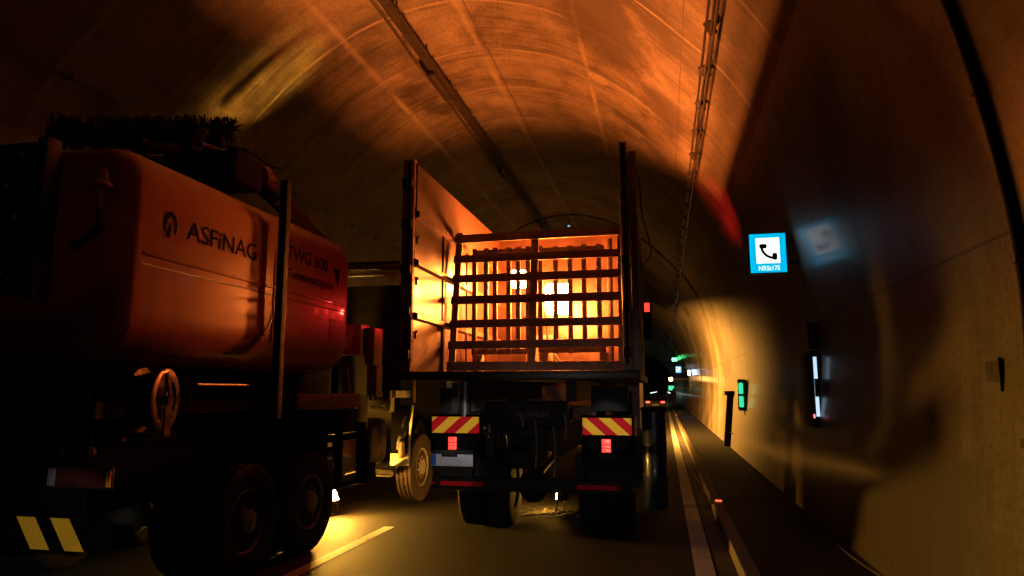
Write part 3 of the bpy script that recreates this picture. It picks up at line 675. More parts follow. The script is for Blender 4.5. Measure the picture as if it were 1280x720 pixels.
# ------------------------------------------------------------------ slatted gate and pallets in the load bay
gt = thing('slatted_gate', (-1.8, 9.6, 1.98), 'rough timber slatted gate leaning across the load bay of the truck', 'gate')
A, B = Vector((0, 9.56, 1.985)), Vector((0, 9.94, 4.16)); dv = (B - A)
def gp(x, t, off=0): q = A + dv * t; n = Vector((0, -dv.z, dv.y)).normalized(); return Vector((x, q.y, q.z)) + n * off
gx0, gx1 = -3.06, -.50
for x, w in ((gx0 + .05, .10), (gx1 - .05, .10), (PY(667, 400, 9.75).x, .11)):
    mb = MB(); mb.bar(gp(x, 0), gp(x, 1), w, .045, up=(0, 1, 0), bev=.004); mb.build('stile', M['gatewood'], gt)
for t, h in ((.045, .13), (.190, .118), (.333, .12), (.499, .125), (.653, .12), (.796, .118), (.950, .13)):
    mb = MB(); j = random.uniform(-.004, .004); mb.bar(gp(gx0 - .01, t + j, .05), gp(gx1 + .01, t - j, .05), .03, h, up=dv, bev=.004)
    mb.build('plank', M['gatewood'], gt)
mb = MB()
for t in (.045, .19, .333, .499, .653, .796, .95):
    for x in (gx0 + .04, gx0 + .06, PY(667, 400, 9.75).x - .05, PY(667, 400, 9.75).x + .05, gx1 - .05):
        p = gp(x, t, .066); mb.cyl(p, p + Vector((0, -.006, 0)), .007, n=6)
mb.build('nail', M['darksteel'], gt)
def pallet(x0, x1, xs, y, z0, z1, label):
    t = thing('pallet', ((x0 + x1) / 2, y, z0 - .28), label, 'pallet', None)
    for x in xs:
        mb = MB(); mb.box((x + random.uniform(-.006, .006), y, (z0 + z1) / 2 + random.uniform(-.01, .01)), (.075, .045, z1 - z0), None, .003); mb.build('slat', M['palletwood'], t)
    for z in (z0 + .05, z1 - .065):
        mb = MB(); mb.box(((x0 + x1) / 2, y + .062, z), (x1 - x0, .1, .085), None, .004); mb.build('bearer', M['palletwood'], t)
    for x in (xs[0], xs[-1]):
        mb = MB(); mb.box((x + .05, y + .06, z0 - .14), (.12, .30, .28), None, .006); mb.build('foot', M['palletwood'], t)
yp = 10.55
def px_x(px): return PY(px, 375, yp).x
pallet(px_x(592), px_x(667), [px_x(v) for v in (593.5, 607.5, 619, 636, 647.5, 660.5)], yp, PY(640, 443, yp).z, PY(640, 309, yp).z, 'upright timber pallet behind the gate on the side near the bright steel wall')
pallet(px_x(675), px_x(756), [px_x(v) for v in (675.5, 694.5, 712.5, 730.5, 749.5)], yp, PY(720, 441, yp).z, PY(720, 306, yp).z, 'upright timber pallet behind the gate in front of the brightest lamp')
# work lamp in the bay
lp = PY(684, 377, 11.65)
wl = thing('work_lamp', (lp.x, lp.y, ZF), 'dazzling work lamp on a tripod behind the pallets in the load bay', 'lamp')
la, lb = PY(699, 374, 11.65), PY(650, 349, 11.65)
for c_, sz in ((la, Vector((.44, .38, .50))), (lb, Vector((.28, .36, .28)))):
    h_ = MB().box(c_, sz, None, .05, 3).build('lamp_envelope', M['balloon'], wl)
    mb = MB(); mb.b2(c_ + Vector((-sz.x / 2 - .012, -.02, -sz.z / 2 - .02)), c_ + Vector((-sz.x / 2 - .002, .02, sz.z / 2 + .02))); mb.b2(c_ + Vector((sz.x / 2 + .002, -.02, -sz.z / 2 - .02)), c_ + Vector((sz.x / 2 + .012, .02, sz.z / 2 + .02))); mb.b2(c_ + Vector((-sz.x / 2 - .012, -.02, -sz.z / 2 - .03)), c_ + Vector((sz.x / 2 + .012, .02, -sz.z / 2 - .018))); mb.build('lamp_yoke', M['darksteel'], wl)
MB().cyl((lp.x, lp.y, ZF + .25), (lp.x, lp.y, la.z - .32), .02, n=10).build('mast', M['darksteel'], wl)
mb = MB(); mb.bar((lb.x, lp.y, la.z - .31), (la.x, lp.y, la.z - .31), .03, .03, up=(0, 1, 0)); mb.cyl((lb.x, lp.y, la.z - .31), (lb.x, lp.y, lb.z - .16), .012, n=8); mb.build('crossbar', M['darksteel'], wl)
for k in range(3):
    a = R(90 + 120 * k); mb = MB(); mb.cyl((lp.x, lp.y, ZF + .55), (lp.x + .5 * math.cos(a), lp.y + .5 * math.sin(a), ZF + .01), .014, n=8); mb.build('leg', M['darksteel'], wl)
# crates and posts standing inside
for x0, x1, y, z1, lab in ((-2.45, -1.95, 12.3, 2.75, 'low wooden crate on the load bay floor behind the pallets'),):
    c = thing('crate', ((x0 + x1) / 2, y, ZF), lab, 'crate')
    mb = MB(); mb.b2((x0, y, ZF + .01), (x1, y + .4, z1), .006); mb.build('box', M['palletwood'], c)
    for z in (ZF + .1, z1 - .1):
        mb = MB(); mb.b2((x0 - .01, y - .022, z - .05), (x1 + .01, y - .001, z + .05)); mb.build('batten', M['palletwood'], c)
mb = MB()
x = PY(762, 350, 11.2).x
mb.bar((x, 11.2, ZF + .01), (x + .01, 11.22, 4.25), .07, .07, bev=.004); tag(mb.build('timber_post', M['palletwood']), 'upright square timber post inside the load bay by its dark wall', 'post')
mb = MB(); x = PY(777, 350, 11.6).x
mb.cyl((x, 11.6, ZF + .005), (x, 11.6, 4.3), .03, n=12); tag(mb.build('steel_pole', M['steel']), 'thin steel pole standing in the far corner of the load bay', 'pole')

# ------------------------------------------------------------------ floor lamps
def flood(loc, facing, tilt, label, m, w=.26, h=.22, cat='floodlight'):
    """box floodlight on a U-bracket; facing = compass direction of the glass, tilt upwards"""
    t = thing('floodlight', loc, label, cat); L = Vector(loc)
    d = Vector((math.cos(tilt) * math.cos(facing), math.cos(tilt) * math.sin(facing), math.sin(tilt))); x = Vector((-math.sin(facing), math.cos(facing), 0)); y = d.cross(x)
    rot = Matrix((x, y, d)).transposed(); c = L + Vector((0, 0, .28))
    mb = MB(); mb.box(c - d * .05, (w + .04, h + .04, .09), rot, .012); mb.box(c - d * .11, (w * .6, h * .6, .04), rot, .01); mb.build('housing', M['darksteel'], t)
    mb = MB(); mb.box(c + d * .002, (w, h, .012), rot); mb.build('glass', m, t)
    mb = MB()
    for s in (-1, 1): mb.bar(c + x * s * (w / 2 + .035) - d * .04, L + x * s * (w / 2 + .035) + Vector((0, 0, .02)), .03, .008)
    mb.bar(L + x * (w / 2 + .04) + Vector((0, 0, .012)), L - x * (w / 2 + .04) + Vector((0, 0, .012)), .12, .012); mb.build('stand', M['black'], t)
    return t
fl = PG(413, 645); flood((fl.x, fl.y, 0), R(-28), R(40), 'glaring floodlight on the asphalt beside the washing truck tyre', M['flood'], .18, .15)
f2 = PG(700, 641); flood((f2.x, f2.y, 0), R(162), R(2), 'small floodlight on the ground beneath the container truck', M['flood2'], .2, .16)
# cable coil by the second lamp
mb = MB(); cp = []
for k in range(150):
    t = k / 149; cx_ = f2.x - .75 + 1.15 * t; cp.append((cx_ + .11 * math.cos(k * .42), f2.y - .32 + .14 * math.sin(k * .42) + .1 * math.sin(k * .1), .02 + .05 * (1 + math.sin(k * .42 + 1)) * (0.4 + .6 * math.sin(k * .21) ** 2)))
mb.tube(cp, .009, 5); tag(mb.build('coiled_cable', M['cable']), 'loosely coiled black cable on the road beside the small floodlight', 'cable')
# hooded floodlight bar on a tripod ahead of the trucks, facing the right wall
TF = Vector((-5.2, 26.0, 2.5))
tf = thing('tripod_floodlight', (TF.x, TF.y, 0), 'hooded floodlight bar on a tripod standing ahead of both trucks', 'floodlight')
HR = Matrix.Rotation(R(8.0), 3, 'X')
MB().box(TF + Vector((-.09, 0, 0)), (.10, 1.3, .14), HR, .01).build('head', M['darksteel'], tf)
MB().box(TF + Vector((-.034, 0, 0)), (.01, .22, .09), HR).build('glass', M['flood3'], tf)
MB().box(TF + Vector((.075, 0, .092)), (.43, 1.9, .012), HR).build('hood', M['black'], tf)  # hood added and tilted to cut the light off along the wall
MB().cyl((TF.x - .09, TF.y, .5), (TF.x - .09, TF.y, TF.z - .1), .02).build('mast', M['darksteel'], tf)
for k in range(3):
    a = R(30 + 120 * k); MB().cyl((TF.x - .09, TF.y, .9), (TF.x - .09 + .55 * math.cos(a), TF.y + .55 * math.sin(a), .01), .015, n=8).build('leg', M['darksteel'], tf)

# ------------------------------------------------------------------ blue drum
bd = thing('drum', (-.17, 10.86, 0), 'tall dark blue drum standing on the road beside the container truck', 'drum')
MB().lathe((-.17, 10.86, 0), (0, 0, 1), [(.17, .01), (.185, .03), (.185, .45), (.192, .47), (.185, .49), (.185, .95), (.192, .97), (.185, .99), (.185, 1.40), (.18, 1.43)], 40).build('body', M['blue'], bd)
MB().lathe((-.17, 10.86, 0), (0, 0, 1), [(.195, 1.43), (.198, 1.47), (.17, 1.50), (.001, 1.505)], 40).build('lid', M['black'], bd)

# ------------------------------------------------------------------ washing truck
WX, WL = -3.95, -6.40; WC = (WX + WL) / 2
wt = thing('washing_truck', (WC, 4.2, 0), 'orange tunnel washing truck with rounded tank and brush boom in the dark lane', 'truck')
def rsect(inset=0.0, zb=1.94, zt=3.67, rt=.27, rb=.42):
    xr, xl = WX - inset, WL + inset; zb += inset; zt -= inset; out = []
    def arc(cx, cz, r, a0, a1):
        for k in range(9): a = R(a0 + (a1 - a0) * k / 8); out.append((cx + r * math.cos(a), cz + r * math.sin(a)))
    arc(xr - rb, zb + rb, rb, -90, 0); arc(xr - rt, zt - rt, rt, 0, 90); arc(xl + rt, zt - rt, rt, 90, 180); arc(xl + rb, zb + rb, rb, 180, 270); return out
mb = MB(); rings = []
TY0, TY1 = 4.28, 8.32
ends = [(TY0, .16), (TY0 + .03, .08), (TY0 + .09, .025), (TY0 + .18, 0)] + [(TY1 - .34, 0), (TY1 - .20, .03), (TY1 - .08, .12), (TY1 - .02, .24), (TY1, .34)]
for y, ins in ends: rings.append([mb.bm.verts.new((x, y, z)) for x, z in rsect(ins, rt=max(.05, .27 - ins * .5), rb=max(.08, .42 - ins * .5))])
for a, b in zip(rings, rings[1:]):
    n = len(a)
    for k in range(n): mb.bm.faces.new((a[k], a[(k + 1) % n], b[(k + 1) % n], b[k]))
mb.bm.faces.new(rings[0][::-1]); mb.bm.faces.new(rings[-1]); tank = mb.build('tank', M['orange'], wt)
MB().b2((WX - .002, TY0 + .2, 2.725), (WX + .004, TY1 - .3, 2.74)).build('seam', M['darkred'], tank)
mb = MB(); mb.b2((WX - .01, TY0 + .22, 2.80), (WX + .012, TY1 - .35, 2.835), .01); mb.b2((WX - .01, 6.35, 2.25), (WX + .01, 6.42, 3.2), .008); mb.bar((WX, 6.2, 2.3), (WX, 6.55, 2.72), .02, .02); mb.build('rib', M['orange'], tank)
YD, ZU = Vector((0, 1, 0)), Vector((0, 0, 1)); tx = WX + .003
z1 = 3.02
text('lettering', 'ASFiNAG', M['letter'], tank, (tx, 4.98, 3.03), YD + ZU * 0, ZU, 1.03, .165)
text('lettering', 'TWG 600', M['letter'], tank, (tx, 6.58, 3.17), YD, ZU, .92, .15)
text('lettering', 'Tunnelwaschgerät', M['letter'], tank, (tx, 6.60, 2.97), YD, ZU, 1.05, .10)
# flame-in-ring emblem
mb = MB(); o_, i_ = [], []
for k in range(25):
    a = R(-40 + 250 * k / 24); th = .030 * (math.sin(math.pi * k / 24) ** .5) + .006
    o_.append((.075 * math.cos(a), .115 * math.sin(a))); i_.append(((.075 - th) * math.cos(a), (.115 - th * 1.1) * math.sin(a)))
mb.plate(o_ + i_[::-1], ((tx, 4.78, 3.10), YD, ZU), .003)
mb.plate([(-.03, -.05), (0, .045), (.018, -.03), (.0, -.02), (.012, -.075), (-.018, -.085)], ((tx, 4.775, 3.08), YD, ZU), .003); mb.build('emblem', M['letter'], tank, smooth=False)
mb = MB(); mb.plate([(0, .22), (.16, .22), (.13, .0)], ((tx, 7.66, 3.03), YD, ZU), .002); mb.build('warning_triangle', M['letter'], tank, smooth=False)
mb = MB()
for k in range(4): mb.plate([(0, 0), (.16, 0), (.16, .045), (0, .045)], ((tx, 7.62, 2.38 + k * .065), YD, ZU), .002)
mb.build('small_print', M['orangedark'], tank, smooth=False)
# ventilation fins on the tank crown end
for k in range(3):
    p = PX(408 + k * 8, 306 + k * 4, -4.1); mb = MB(); mb.plate([(-.05, 0), (.05, 0), (-.02, .20 - .05 * k)], ((p.x, p.y, p.z - .06), (0, 1, 0), (0, 0, 1)), .02); mb.build('fin', M['white'], wt, smooth=False)
# rear arrow board, pillar, beacon
bx1 = PY(46, 275, 4.1).x; bz1 = PY(46, 182, 4.1).z; bz0 = PY(46, 368, 4.1).z
ab = MB().b2((bx1 - 1.3, 4.02, bz0), (bx1, 4.1, bz1), .01).build('arrow_board', M['black'], wt)
for i in range(6):
    for j in range(5):
        if (i + j) % 2 == 0: q = (bx1 - .12 - i * .11, 4.018, bz0 + .1 + j * (bz1 - bz0 - .2) / 4); MB().ell(q, (.028, .012, .028), 12).build('board_lamp', M['glass'], ab)
MB().b2((bx1 + .01, 4.03, bz0 - .05), (bx1 + .10, 4.16, bz1 + .04), .01).build('rear_pillar', M['darksteel'], wt)
be = PY(127, 222, 4.2); bc = MB().lathe((be.x, 4.2, be.z - .12), ZU, [(.03, -.12), (.03, .02), (.09, .05), (.085, .07), (.05, .10), (.05, .16), (.03, .19), (.001, .195)], 20).build('beacon', M['orangedark'], wt)
MB().cyl((be.x, 4.2, be.z - .40), (be.x, 4.2, be.z - .13), .014, n=8).build('stem', M['black'], bc)
MB().bar((be.x - .25, 4.24, be.z - .52), (be.x + .03, 4.22, be.z - .38), .03, .05).build('bracket', M['black'], wt)
# vertical boom rest on the flank
po = MB(); po.bar(PX(344, 523, -3.84), PX(358, 226, -3.84), .085, .085, up=(1, 0, 0), bev=.006); po.build('boom_post', M['black'], wt)
# chassis and deck
mb = MB()
for x in (WC - .42, WC + .42): mb.b2((x - .05, 4.3, .95), (x + .05, 12.2, 1.25))
for y in (4.4, 5.8, 7.8, 8.7): mb.b2((WC - .4, y, 1.0), (WC + .4, y + .1, 1.2))
mb.b2((WL + .05, 4.35, 1.52), (-4.45, 8.6, 1.66)); mb.build('chassis_frame', M['chassis'], wt)
MB().b2((WX - .58, 6.95, 1.53), (WX, 8.55, 1.71), .01).build('deck_edge', M['brownbox'], wt)  # deck beam, widened inwards to shield the tank belly from floodlight
for y in (4.7, 5.9, 7.0, 7.9):
    for x in (WL + .30, -4.6): MB().b2((x - .05, y - .06, 1.66), (x + .05, y + .06, 2.02)).build('tank_support', M['black'], wt)
MB().b2((WL + .1, 4.36, .72), (-4.76, 8.0, 2.05), .02).build('under_tank_fill', M['matte'], wt)  # added black box, hides the lit wall behind and keeps the underside dark
MB().b2((WL, 4.165, .62), (WX - .03, 4.20, 1.5), .01).build('rear_panel', M['matte'], wt)
lx = PY(110, 567, 4.13)
for px in (76, 110):
    q = PY(px, 567, 4.13); l = MB().cyl((q.x, 4.13, q.z), (q.x, 4.165, q.z), .042, n=20).build('rear_lamp', M['black'], wt); MB().ell((q.x, 4.128, q.z), (.034, .018, .034), 16).build('lens', M['glass'], l)
q0, q1 = PY(58, 610, 4.13), PY(140, 584, 4.13); tl = MB().b2((q0.x, 4.13, q0.z), (q1.x, 4.162, q1.z), .008).build('tail_lamp', M['black'], wt)
MB().b2((q0.x + .08, 4.122, q0.z + .015), (q1.x - .04, 4.13, q1.z - .015), .004).build('lens', M['darkred'], tl); MB().b2((q0.x + .005, 4.122, q0.z + .015), (q0.x + .07, 4.13, q1.z - .015), .004).build('lens', M['glass'], tl)
MB().b2((q1.x - .03, 4.12, q0.z + .02), (q1.x + .0, 4.129, q1.z - .02)).build('side_reflector', M['yellow'], tl)
q0, q1 = PY(14, 686, 4.09), PY(136, 652, 4.09); 
mb = MB(); mb.b2((q0.x, 4.10, q0.z), (q1.x, 4.12, q1.z + .01)); wb = mb.build('warning_board', M['matte'], wt)
mb = MB(); sh = q1.z - q0.z
for px in (37, 80):
    a = PY(px, 685, 4.09); mb.plate([(0, 0), (.155, 0), (.155 - .145, sh), (-.145, sh)], ((a.x, 4.098, q0.z + .005), (1, 0, 0), (0, 0, 1)), .002)
mb.build('stripe', M['yellow'], wb, smooth=False)
MB().b2((PY(135, 549, 4.1).x, 4.06, PY(135, 551, 4.1).z), (PY(158, 549, 4.1).x, 4.10, PY(158, 547, 4.1).z)).build('step_edge', M['copper'], wt)
MB().b2((-4.75, 7.80, .48), (-4.02, 7.83, 1.52), .006).build('flood_baffle', M['matte'], wt)  # added plate, keeps floodlight off the mudguards and tank belly
# hose reel
rc = PX(210, 500, -3.98); ry = rc.y
hr = MB().lathe((-4.02, ry, rc.z), (1, .27, 0), [(.175, .0), (.185, -.012), (.245, -.015), (.262, .0), (.262, .015), (.245, .024), (.185, .02), (.175, .0)], 40).build('hose_reel', M['copper'], wt)
MB().lathe((-4.02, ry, rc.z), (1, .27, 0), [(.05, -.17), (.21, -.17), (.225, -.10), (.21, -.03), (.05, -.03)], 32).build('hose', M['cable'], hr)
MB().lathe((-4.02, ry, rc.z), (1, .27, 0), [(.255, -.19), (.262, -.185), (.262, -.175), (.06, -.172)], 40).build('rear_flange', M['copper'], hr)
for k in range(3):
    a = R(70 + 120 * k); MB().bar((-4.01, ry, rc.z), (-4.01, ry + .19 * math.cos(a), rc.z + .19 * math.sin(a)), .03, .012, up=(1, 0, 0)).build('spoke', M['copper'], hr)
mb = MB(); mb.bar((-3.96, ry - .06, rc.z + .22), (-3.96, ry + .02, rc.z - .02), .030, .02, up=(1, 0, 0)); mb.cyl((-4.02, ry, rc.z), (-3.95, ry, rc.z), .035, n=14); mb.build('crank', M['copper'], hr)
MB().bar((-3.985, ry + .01, rc.z - .06), (-3.985, ry + .01, 1.38), .07, .02, up=(1, 0, 0)).build('reel_stand', M['copper'], wt)
MB().b2((WX - .6, 4.4, 1.33), (WX - .12, 5.2, 1.40), .01).build('reel_shelf', M['matte'], wt)
MB().tube([(WX + .0, 5.25 + .25 * k, 1.80) for k in range(4)], .012).build('hand_rail', M['steel'], wt)
# wheels
for side, x in ((1, -4.0), (-1, -6.35)):
    for y in (5.98, 7.17): wheel(wt, (x, y, .53), side, .53, .32, True)
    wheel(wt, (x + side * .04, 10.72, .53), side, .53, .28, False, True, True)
for y in (5.98, 7.17, 10.72): mb = MB(); mb.cyl((WL + .2, y, .53), (WX - .2, y, .53), .08); mb.ell((WC, y, .53), (.2, .22, .2)); mb.build('axle', M['chassis'], wt)
pr = [(6.57 + 1.22 * math.cos(R(a)), .62 + .60 * math.sin(R(a))) for a in range(0, 181, 15)]
for xx_ in (WX - .18, WL + .18):
    mb = MB()
    for (ya, za), (yb, zb) in zip(pr, pr[1:]): mb.bar((xx_, ya, za), (xx_, yb, zb), .02, .40, up=(1, 0, 0))
    mb.build('mudguard', M['matte'], wt)
# front mudguard: flap blackened as fuel-tank shade, with a cream foot and edge in front of the tyre
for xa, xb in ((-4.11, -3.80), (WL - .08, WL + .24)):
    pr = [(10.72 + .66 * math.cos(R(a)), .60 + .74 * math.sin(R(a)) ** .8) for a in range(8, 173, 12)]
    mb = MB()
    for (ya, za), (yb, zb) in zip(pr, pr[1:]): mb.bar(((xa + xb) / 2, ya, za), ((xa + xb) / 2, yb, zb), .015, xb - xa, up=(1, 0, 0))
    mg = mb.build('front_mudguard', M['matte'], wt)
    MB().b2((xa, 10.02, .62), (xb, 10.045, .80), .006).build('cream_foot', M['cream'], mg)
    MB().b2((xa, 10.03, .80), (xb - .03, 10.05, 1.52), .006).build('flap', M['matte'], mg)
    mb = MB(); mb.bar((xb - .015, 10.02, .62), (xb - .005, 10.04, 1.1), .03, .03, up=(0, 1, 0)); mb.bar((xb - .005, 10.04, 1.09), (xb + .01, 10.10, 1.52), .03, .03, up=(0, 1, 0)); mb.build('cream_edge', M['cream'], mg)
# fuel tank, boxes and guards between the axles
ft = MB().box((-4.27, 9.28, 1.03), (.56, .64, .62), None, .13, 5).build('fuel_tank', M['brownbox'], wt)
for y in (9.12, 9.42): MB().box((-4.27, y, 1.03), (.585, .035, .645), None, .13, 5).build('strap', M['darksteel'], ft)
def bxp(name, x0, y0, x1, y1, X, m, dep=.06, par=None, bev=.006):
    """a box on the flank plane x = X with the surveyed corners, reaching dep inwards"""
    a, b = PX(x0, y1, X), PX(x1, y1, X); c_ = PX((x0 + x1) / 2, y0, X)
    return MB().b2((X - dep, a.y, PX((x0 + x1) / 2, y1, X).z), (X, b.y, c_.z), bev).build(name, M[m], par or wt)
bxp('guard_post', 421, 520, 427, 611, -3.99, 'matte'); bxp('guard_post', 449, 528, 456, 604, -3.99, 'matte')
bxp('guard_rail', 412, 541, 470, 549, -4.0, 'matte'); bxp('guard_rail', 412, 600, 470, 606, -4.0, 'matte')
bxp('battery_box', 418, 512, 448, 541, -4.06, 'chassis', .4); bxp('guard_panel', 456, 549, 469, 604, -4.01, 'matte', .03)
bxp('cream_bracket', 449, 494, 459, 540, -4.02, 'cream', .03); bxp('cream_bracket', 488, 489, 493, 515, -4.02, 'cream', .03); bxp('step_plate', 495, 488, 513, 497, -3.95, 'cream', .10)
MB().cyl(PX(437, 580, -4.15) + Vector((0, -.25, 0)), PX(437, 580, -4.15) + Vector((0, .3, 0)), .12, n=24).build('air_tank', M['rim'], wt)
MB().cyl(PX(462, 590, -4.12), PX(488, 592, -4.12), .05, n=16).build('silencer_pipe', M['cream'], wt)
for k in range(3): q = PX(463 + k * 6.5, 500, -4.05); MB().cyl(q, q + Vector((0, 0, .13)), .028, n=12).build('filler_cap', M['copper'], wt)
random.seed(3)
for k in range(9): q = PX(464 + k * 2.7, 509 + random.uniform(-2, 2), -4.0); MB().ell(q, (.02, .02, .018), 10).build('valve', M['steel'], wt)
mb = MB(); mb.tube([PX(497, 562, -3.9), PX(499, 545, -3.88), PX(503, 530, -3.86), PX(507, 521, -3.86)], .018); mb.build('grab_handle', M['steel'], wt)
mb = MB(); mb.tube([PX(500, 548, -3.9), PX(505, 545, -3.88), PX(509, 535, -3.86), PX(510, 528, -3.86)], .009); mb.build('air_line', M['palecable'], wt)
MB().cyl(PX(502, 572, -3.9), PX(502, 552, -3.9), .05, n=14).build('air_dryer', M['brownbox'], wt)
MB().cyl(PX(517, 503, -3.88), PX(517, 468, -3.88), .035, n=12).build('intake_pipe', M['brownbox'], wt)
MB().b2((WL + .1, 8.25, 1.665), (-4.78, 9.28, 3.3), .03).build('gap_light_block', M['black'], wt)  # added block, stops the floodlight spreading over the left vault
# electric box, pipes and cab behind the tank
eb = MB().b2((-4.52, 8.75, 2.24), (-4.07, 9.05, 2.66), .012).build('electric_box', M['orangedark'], wt)
mb = MB(); mb.plate([(-.05, 0), (.05, 0), (0, .085)], ((-4.36, 8.746, 2.48), (1, 0, 0), (0, 0, 1)), -.003); mb.build('warning_sticker', M['letter'], eb, smooth=False)
mb = MB(); mb.b2((-4.07, 8.9, 2.1), (-3.93, 9.2, 2.62), .01); mb.b2((-4.05, 8.95, 1.66), (-3.9, 9.15, 2.1), .01); mb.build('pump_housing', M['brownbox'], wt)
for z, r, m in ((3.60, .045, 'darksteel'), (3.50, .028, 'steel'), (3.68, .03, 'darksteel')): MB().cyl((-6.2, 9.6, z), (-3.86, 9.6, z), r, n=12).build('pipe', M[m], wt)
MB().cyl((-4.22, 8.35, 1.68), (-4.22, 8.35, 2.15), .05, n=12).build('pipe', M['copper'], wt); MB().cyl((-4.05, 8.45, 1.68), (-4.1, 8.42, 2.05), .025, n=12).build('pipe', M['steel'], wt)
cb = MB(); cb.prism([(10.05, 1.45), (12.3, .6), (12.4, 1.7), (12.25, 2.8), (11.8, 3.35), (10.05, 3.40)], WL + .05, WX - .03, 'X'); wc = cb.build('cab', M['black'], wt, smooth=False)
MB().b2((WX - .028, 10.6, 2.1), (WX - .022, 11.9, 2.75)).build('side_window', M['carglass'], wc)
mb = MB(); mb.plate([(.1, 0), (2.25, 0), (2.25, .9), (.1, .9)], ((WL + .05, 12.42, 1.85), (1, 0, 0), (0, -.16, 1)), .01); mb.build('windscreen', M['carglass'], wc, smooth=False)
# unseen lamp added under the truck for the vault streak, aimed up through the gap between tank and cab
wlp = Vector((-5.0, 9.1, .42)); wtg = Vector((-6.85, 10.15, 7.5)); wd = (wtg - wlp).normalized()
hl = MB().cyl(wlp - wd * .14, wlp - wd * .012, .07, .11, 20).build('work_lamp', M['darksteel'], wt); MB().cyl(wlp - wd * .011, wlp - wd * .004, .095, n=20).build('lamp_glass', M['flood3'], hl)
MB().b2((-5.06, 9.0, .10), (-4.94, 9.10, .34)).build('lamp_bracket', M['black'], hl)
# brush boom folded on the tank
ba, bb = PY(62, 168, 5.35), PY(288, 163, 7.35)
br = MB(); br.cyl(ba, bb, .07, n=14); brush = br.build('wash_brush', M['black'], wt)
mb = MB(); ax = (bb - ba).normalized(); ox = ax.orthogonal().normalized(); oy = ax.cross(ox); random.seed(11)
for k in range(1500):
    t = random.random(); th = random.random() * 6.283; r_ = random.uniform(.15, .20) + .05 * noise.noise((t * 9, math.cos(th), math.sin(th)))
    p = ba.lerp(bb, t); d = (ox * math.cos(th) + oy * math.sin(th) + ax * random.uniform(-.25, .25)).normalized(); mb.bar(p + d * .05, p + d * r_, .016, .008)
mb.build('bristle', M['cable'], brush)['kind'] = 'stuff'
mb = MB(); e0, e1 = PY(150, 200, 5.4), PY(330, 222, 7.6)
mb.bar(e0, e1, .16, .14, bev=.01); mb.bar(PY(180, 185, 6.0), PY(300, 190, 7.3), .10, .12, bev=.01); mb.bar(PY(225, 225, 6.2), PY(255, 165, 6.8), .12, .12, bev=.01); mb.bar(PY(320, 228, 7.5), PY(395, 300, 8.2), .12, .14, bev=.01); mb.b2(PY(190, 232, 6.1), PY(330, 205, 6.6), .02); mb.build('boom_arm', M['black'], wt)
mb = MB(); mb.cyl(PY(245, 205, 6.4), PY(308, 222, 7.2), .05); mb.cyl(PY(250, 180, 6.5), PY(312, 200, 7.4), .035); mb.cyl(PY(250, 176, 6.9), PY(262, 180, 7.1), .012); mb.build('hydraulic_ram', M['darksteel'], wt)
mb = MB(); c_ = PY(312, 214, 7.35)
for k in range(7):
    a0, a1 = R(150 - 25 * k), R(150 - 25 * (k + 1)); rr_ = .20
    mb.bar(c_ + Vector((rr_ * math.cos(a0), .15 * math.cos(a0), rr_ * math.sin(a0) - .1)), c_ + Vector((rr_ * math.cos(a1), .15 * math.cos(a1), rr_ * math.sin(a1) - .1)), .09, .20, up=(0, 1, 0))
mb.bar(PY(350, 250, 7.6), PY(400, 305, 8.1), .10, .2); mb.build('boom_knuckle', M['orangedark'], wt)
random.seed(5)
for k in range(26):
    a = PY(random.uniform(110, 300), random.uniform(172, 215), random.uniform(5.8, 7.2)); MB().box(a, (random.uniform(.06, .2), random.uniform(.06, .25), random.uniform(.05, .14)), Matrix.Rotation(random.uniform(0, 3), 3, 'Z'), .008).build('boom_gear', M['black'], wt)
for k in range(8):
    a = PY(120 + k * 24, 190 + random.uniform(-10, 12), 5.8 + k * .2); MB().tube([a + Vector((.12 * j, .1 * j, .10 * math.sin(j * 1.1 + k))) for j in range(5)], .016, 6).build('hydraulic_hose', M['cable'], wt)

# ------------------------------------------------------------------ far end: car, people, lamps
def lampbox(name, loc, size, m, label, cat, housing='black'):
    t = thing(name, loc, label, cat); L = Vector(loc); s = Vector(size)
    MB().b2(L - Vector((s.x / 2 + .03, 0, s.z / 2 + .03)), L + Vector((s.x / 2 + .03, s.y, s.z / 2 + .03)), .02).build('housing', M[housing], t)
    MB().b2(L - Vector((s.x / 2, .02, s.z / 2)), L + Vector((s.x / 2, -.002, s.z / 2)), .01).build('lens', m, t)
    MB().b2(L + Vector((s.x / 2, .02, -.03)), L + Vector((1.9 - L.x if L.x < 1.9 else .2, .06, .03))).build('bracket', M['darksteel'], t); return t
p = PY(838.5, 474, 58); lampbox('amber_lamp', p, (.26, .2, .26), M['amber'], 'round-looking amber lamp glowing far down the right wall', 'lamp')
p = on(s_of_z(3.0), 50, .22); lampbox('cool_fill_lamp', p, (.12, .3, .35), M['coolfar'], 'small cool lamp added to tint the far right wall before the amber lamp', 'lamp')  # added cool light for the wall tint, no lamp known here
p = PY(839, 485, 66); lampbox('exit_sign', p, (.5, .12, .42), M['greenlens'], 'small green lit escape sign behind the two people', 'sign', 'greenbox')
p = on(s_of_z(5.0), 72, .35); lampbox('green_lamp', p, (.5, .2, .3), M['greenglow'], 'green lamp tinting the vault far down the tunnel', 'lamp', 'greenbox')
for x, lab in ((-1.5, 'line of far white tubes on the far lane side'), (.66, 'line of far white tubes low along the right kerb')):
    mb = MB(); mb.b2((x - .04, 80, 1.4), (x + .04, 150, 1.5)); t = thing('tube_light', (x, 80, 1.4), lab, 'tube light'); mb.build('tube', M['farwhite'], t)
    mb = MB()
    for k in range(8): mb.cyl((x, 80 + k * 10, .0), (x, 80 + k * 10, 1.4), .03, n=8)
    mb.build('post', M['darksteel'], t)
cp_ = PG(829, 513); cx0, cy0 = -.75, 62.0
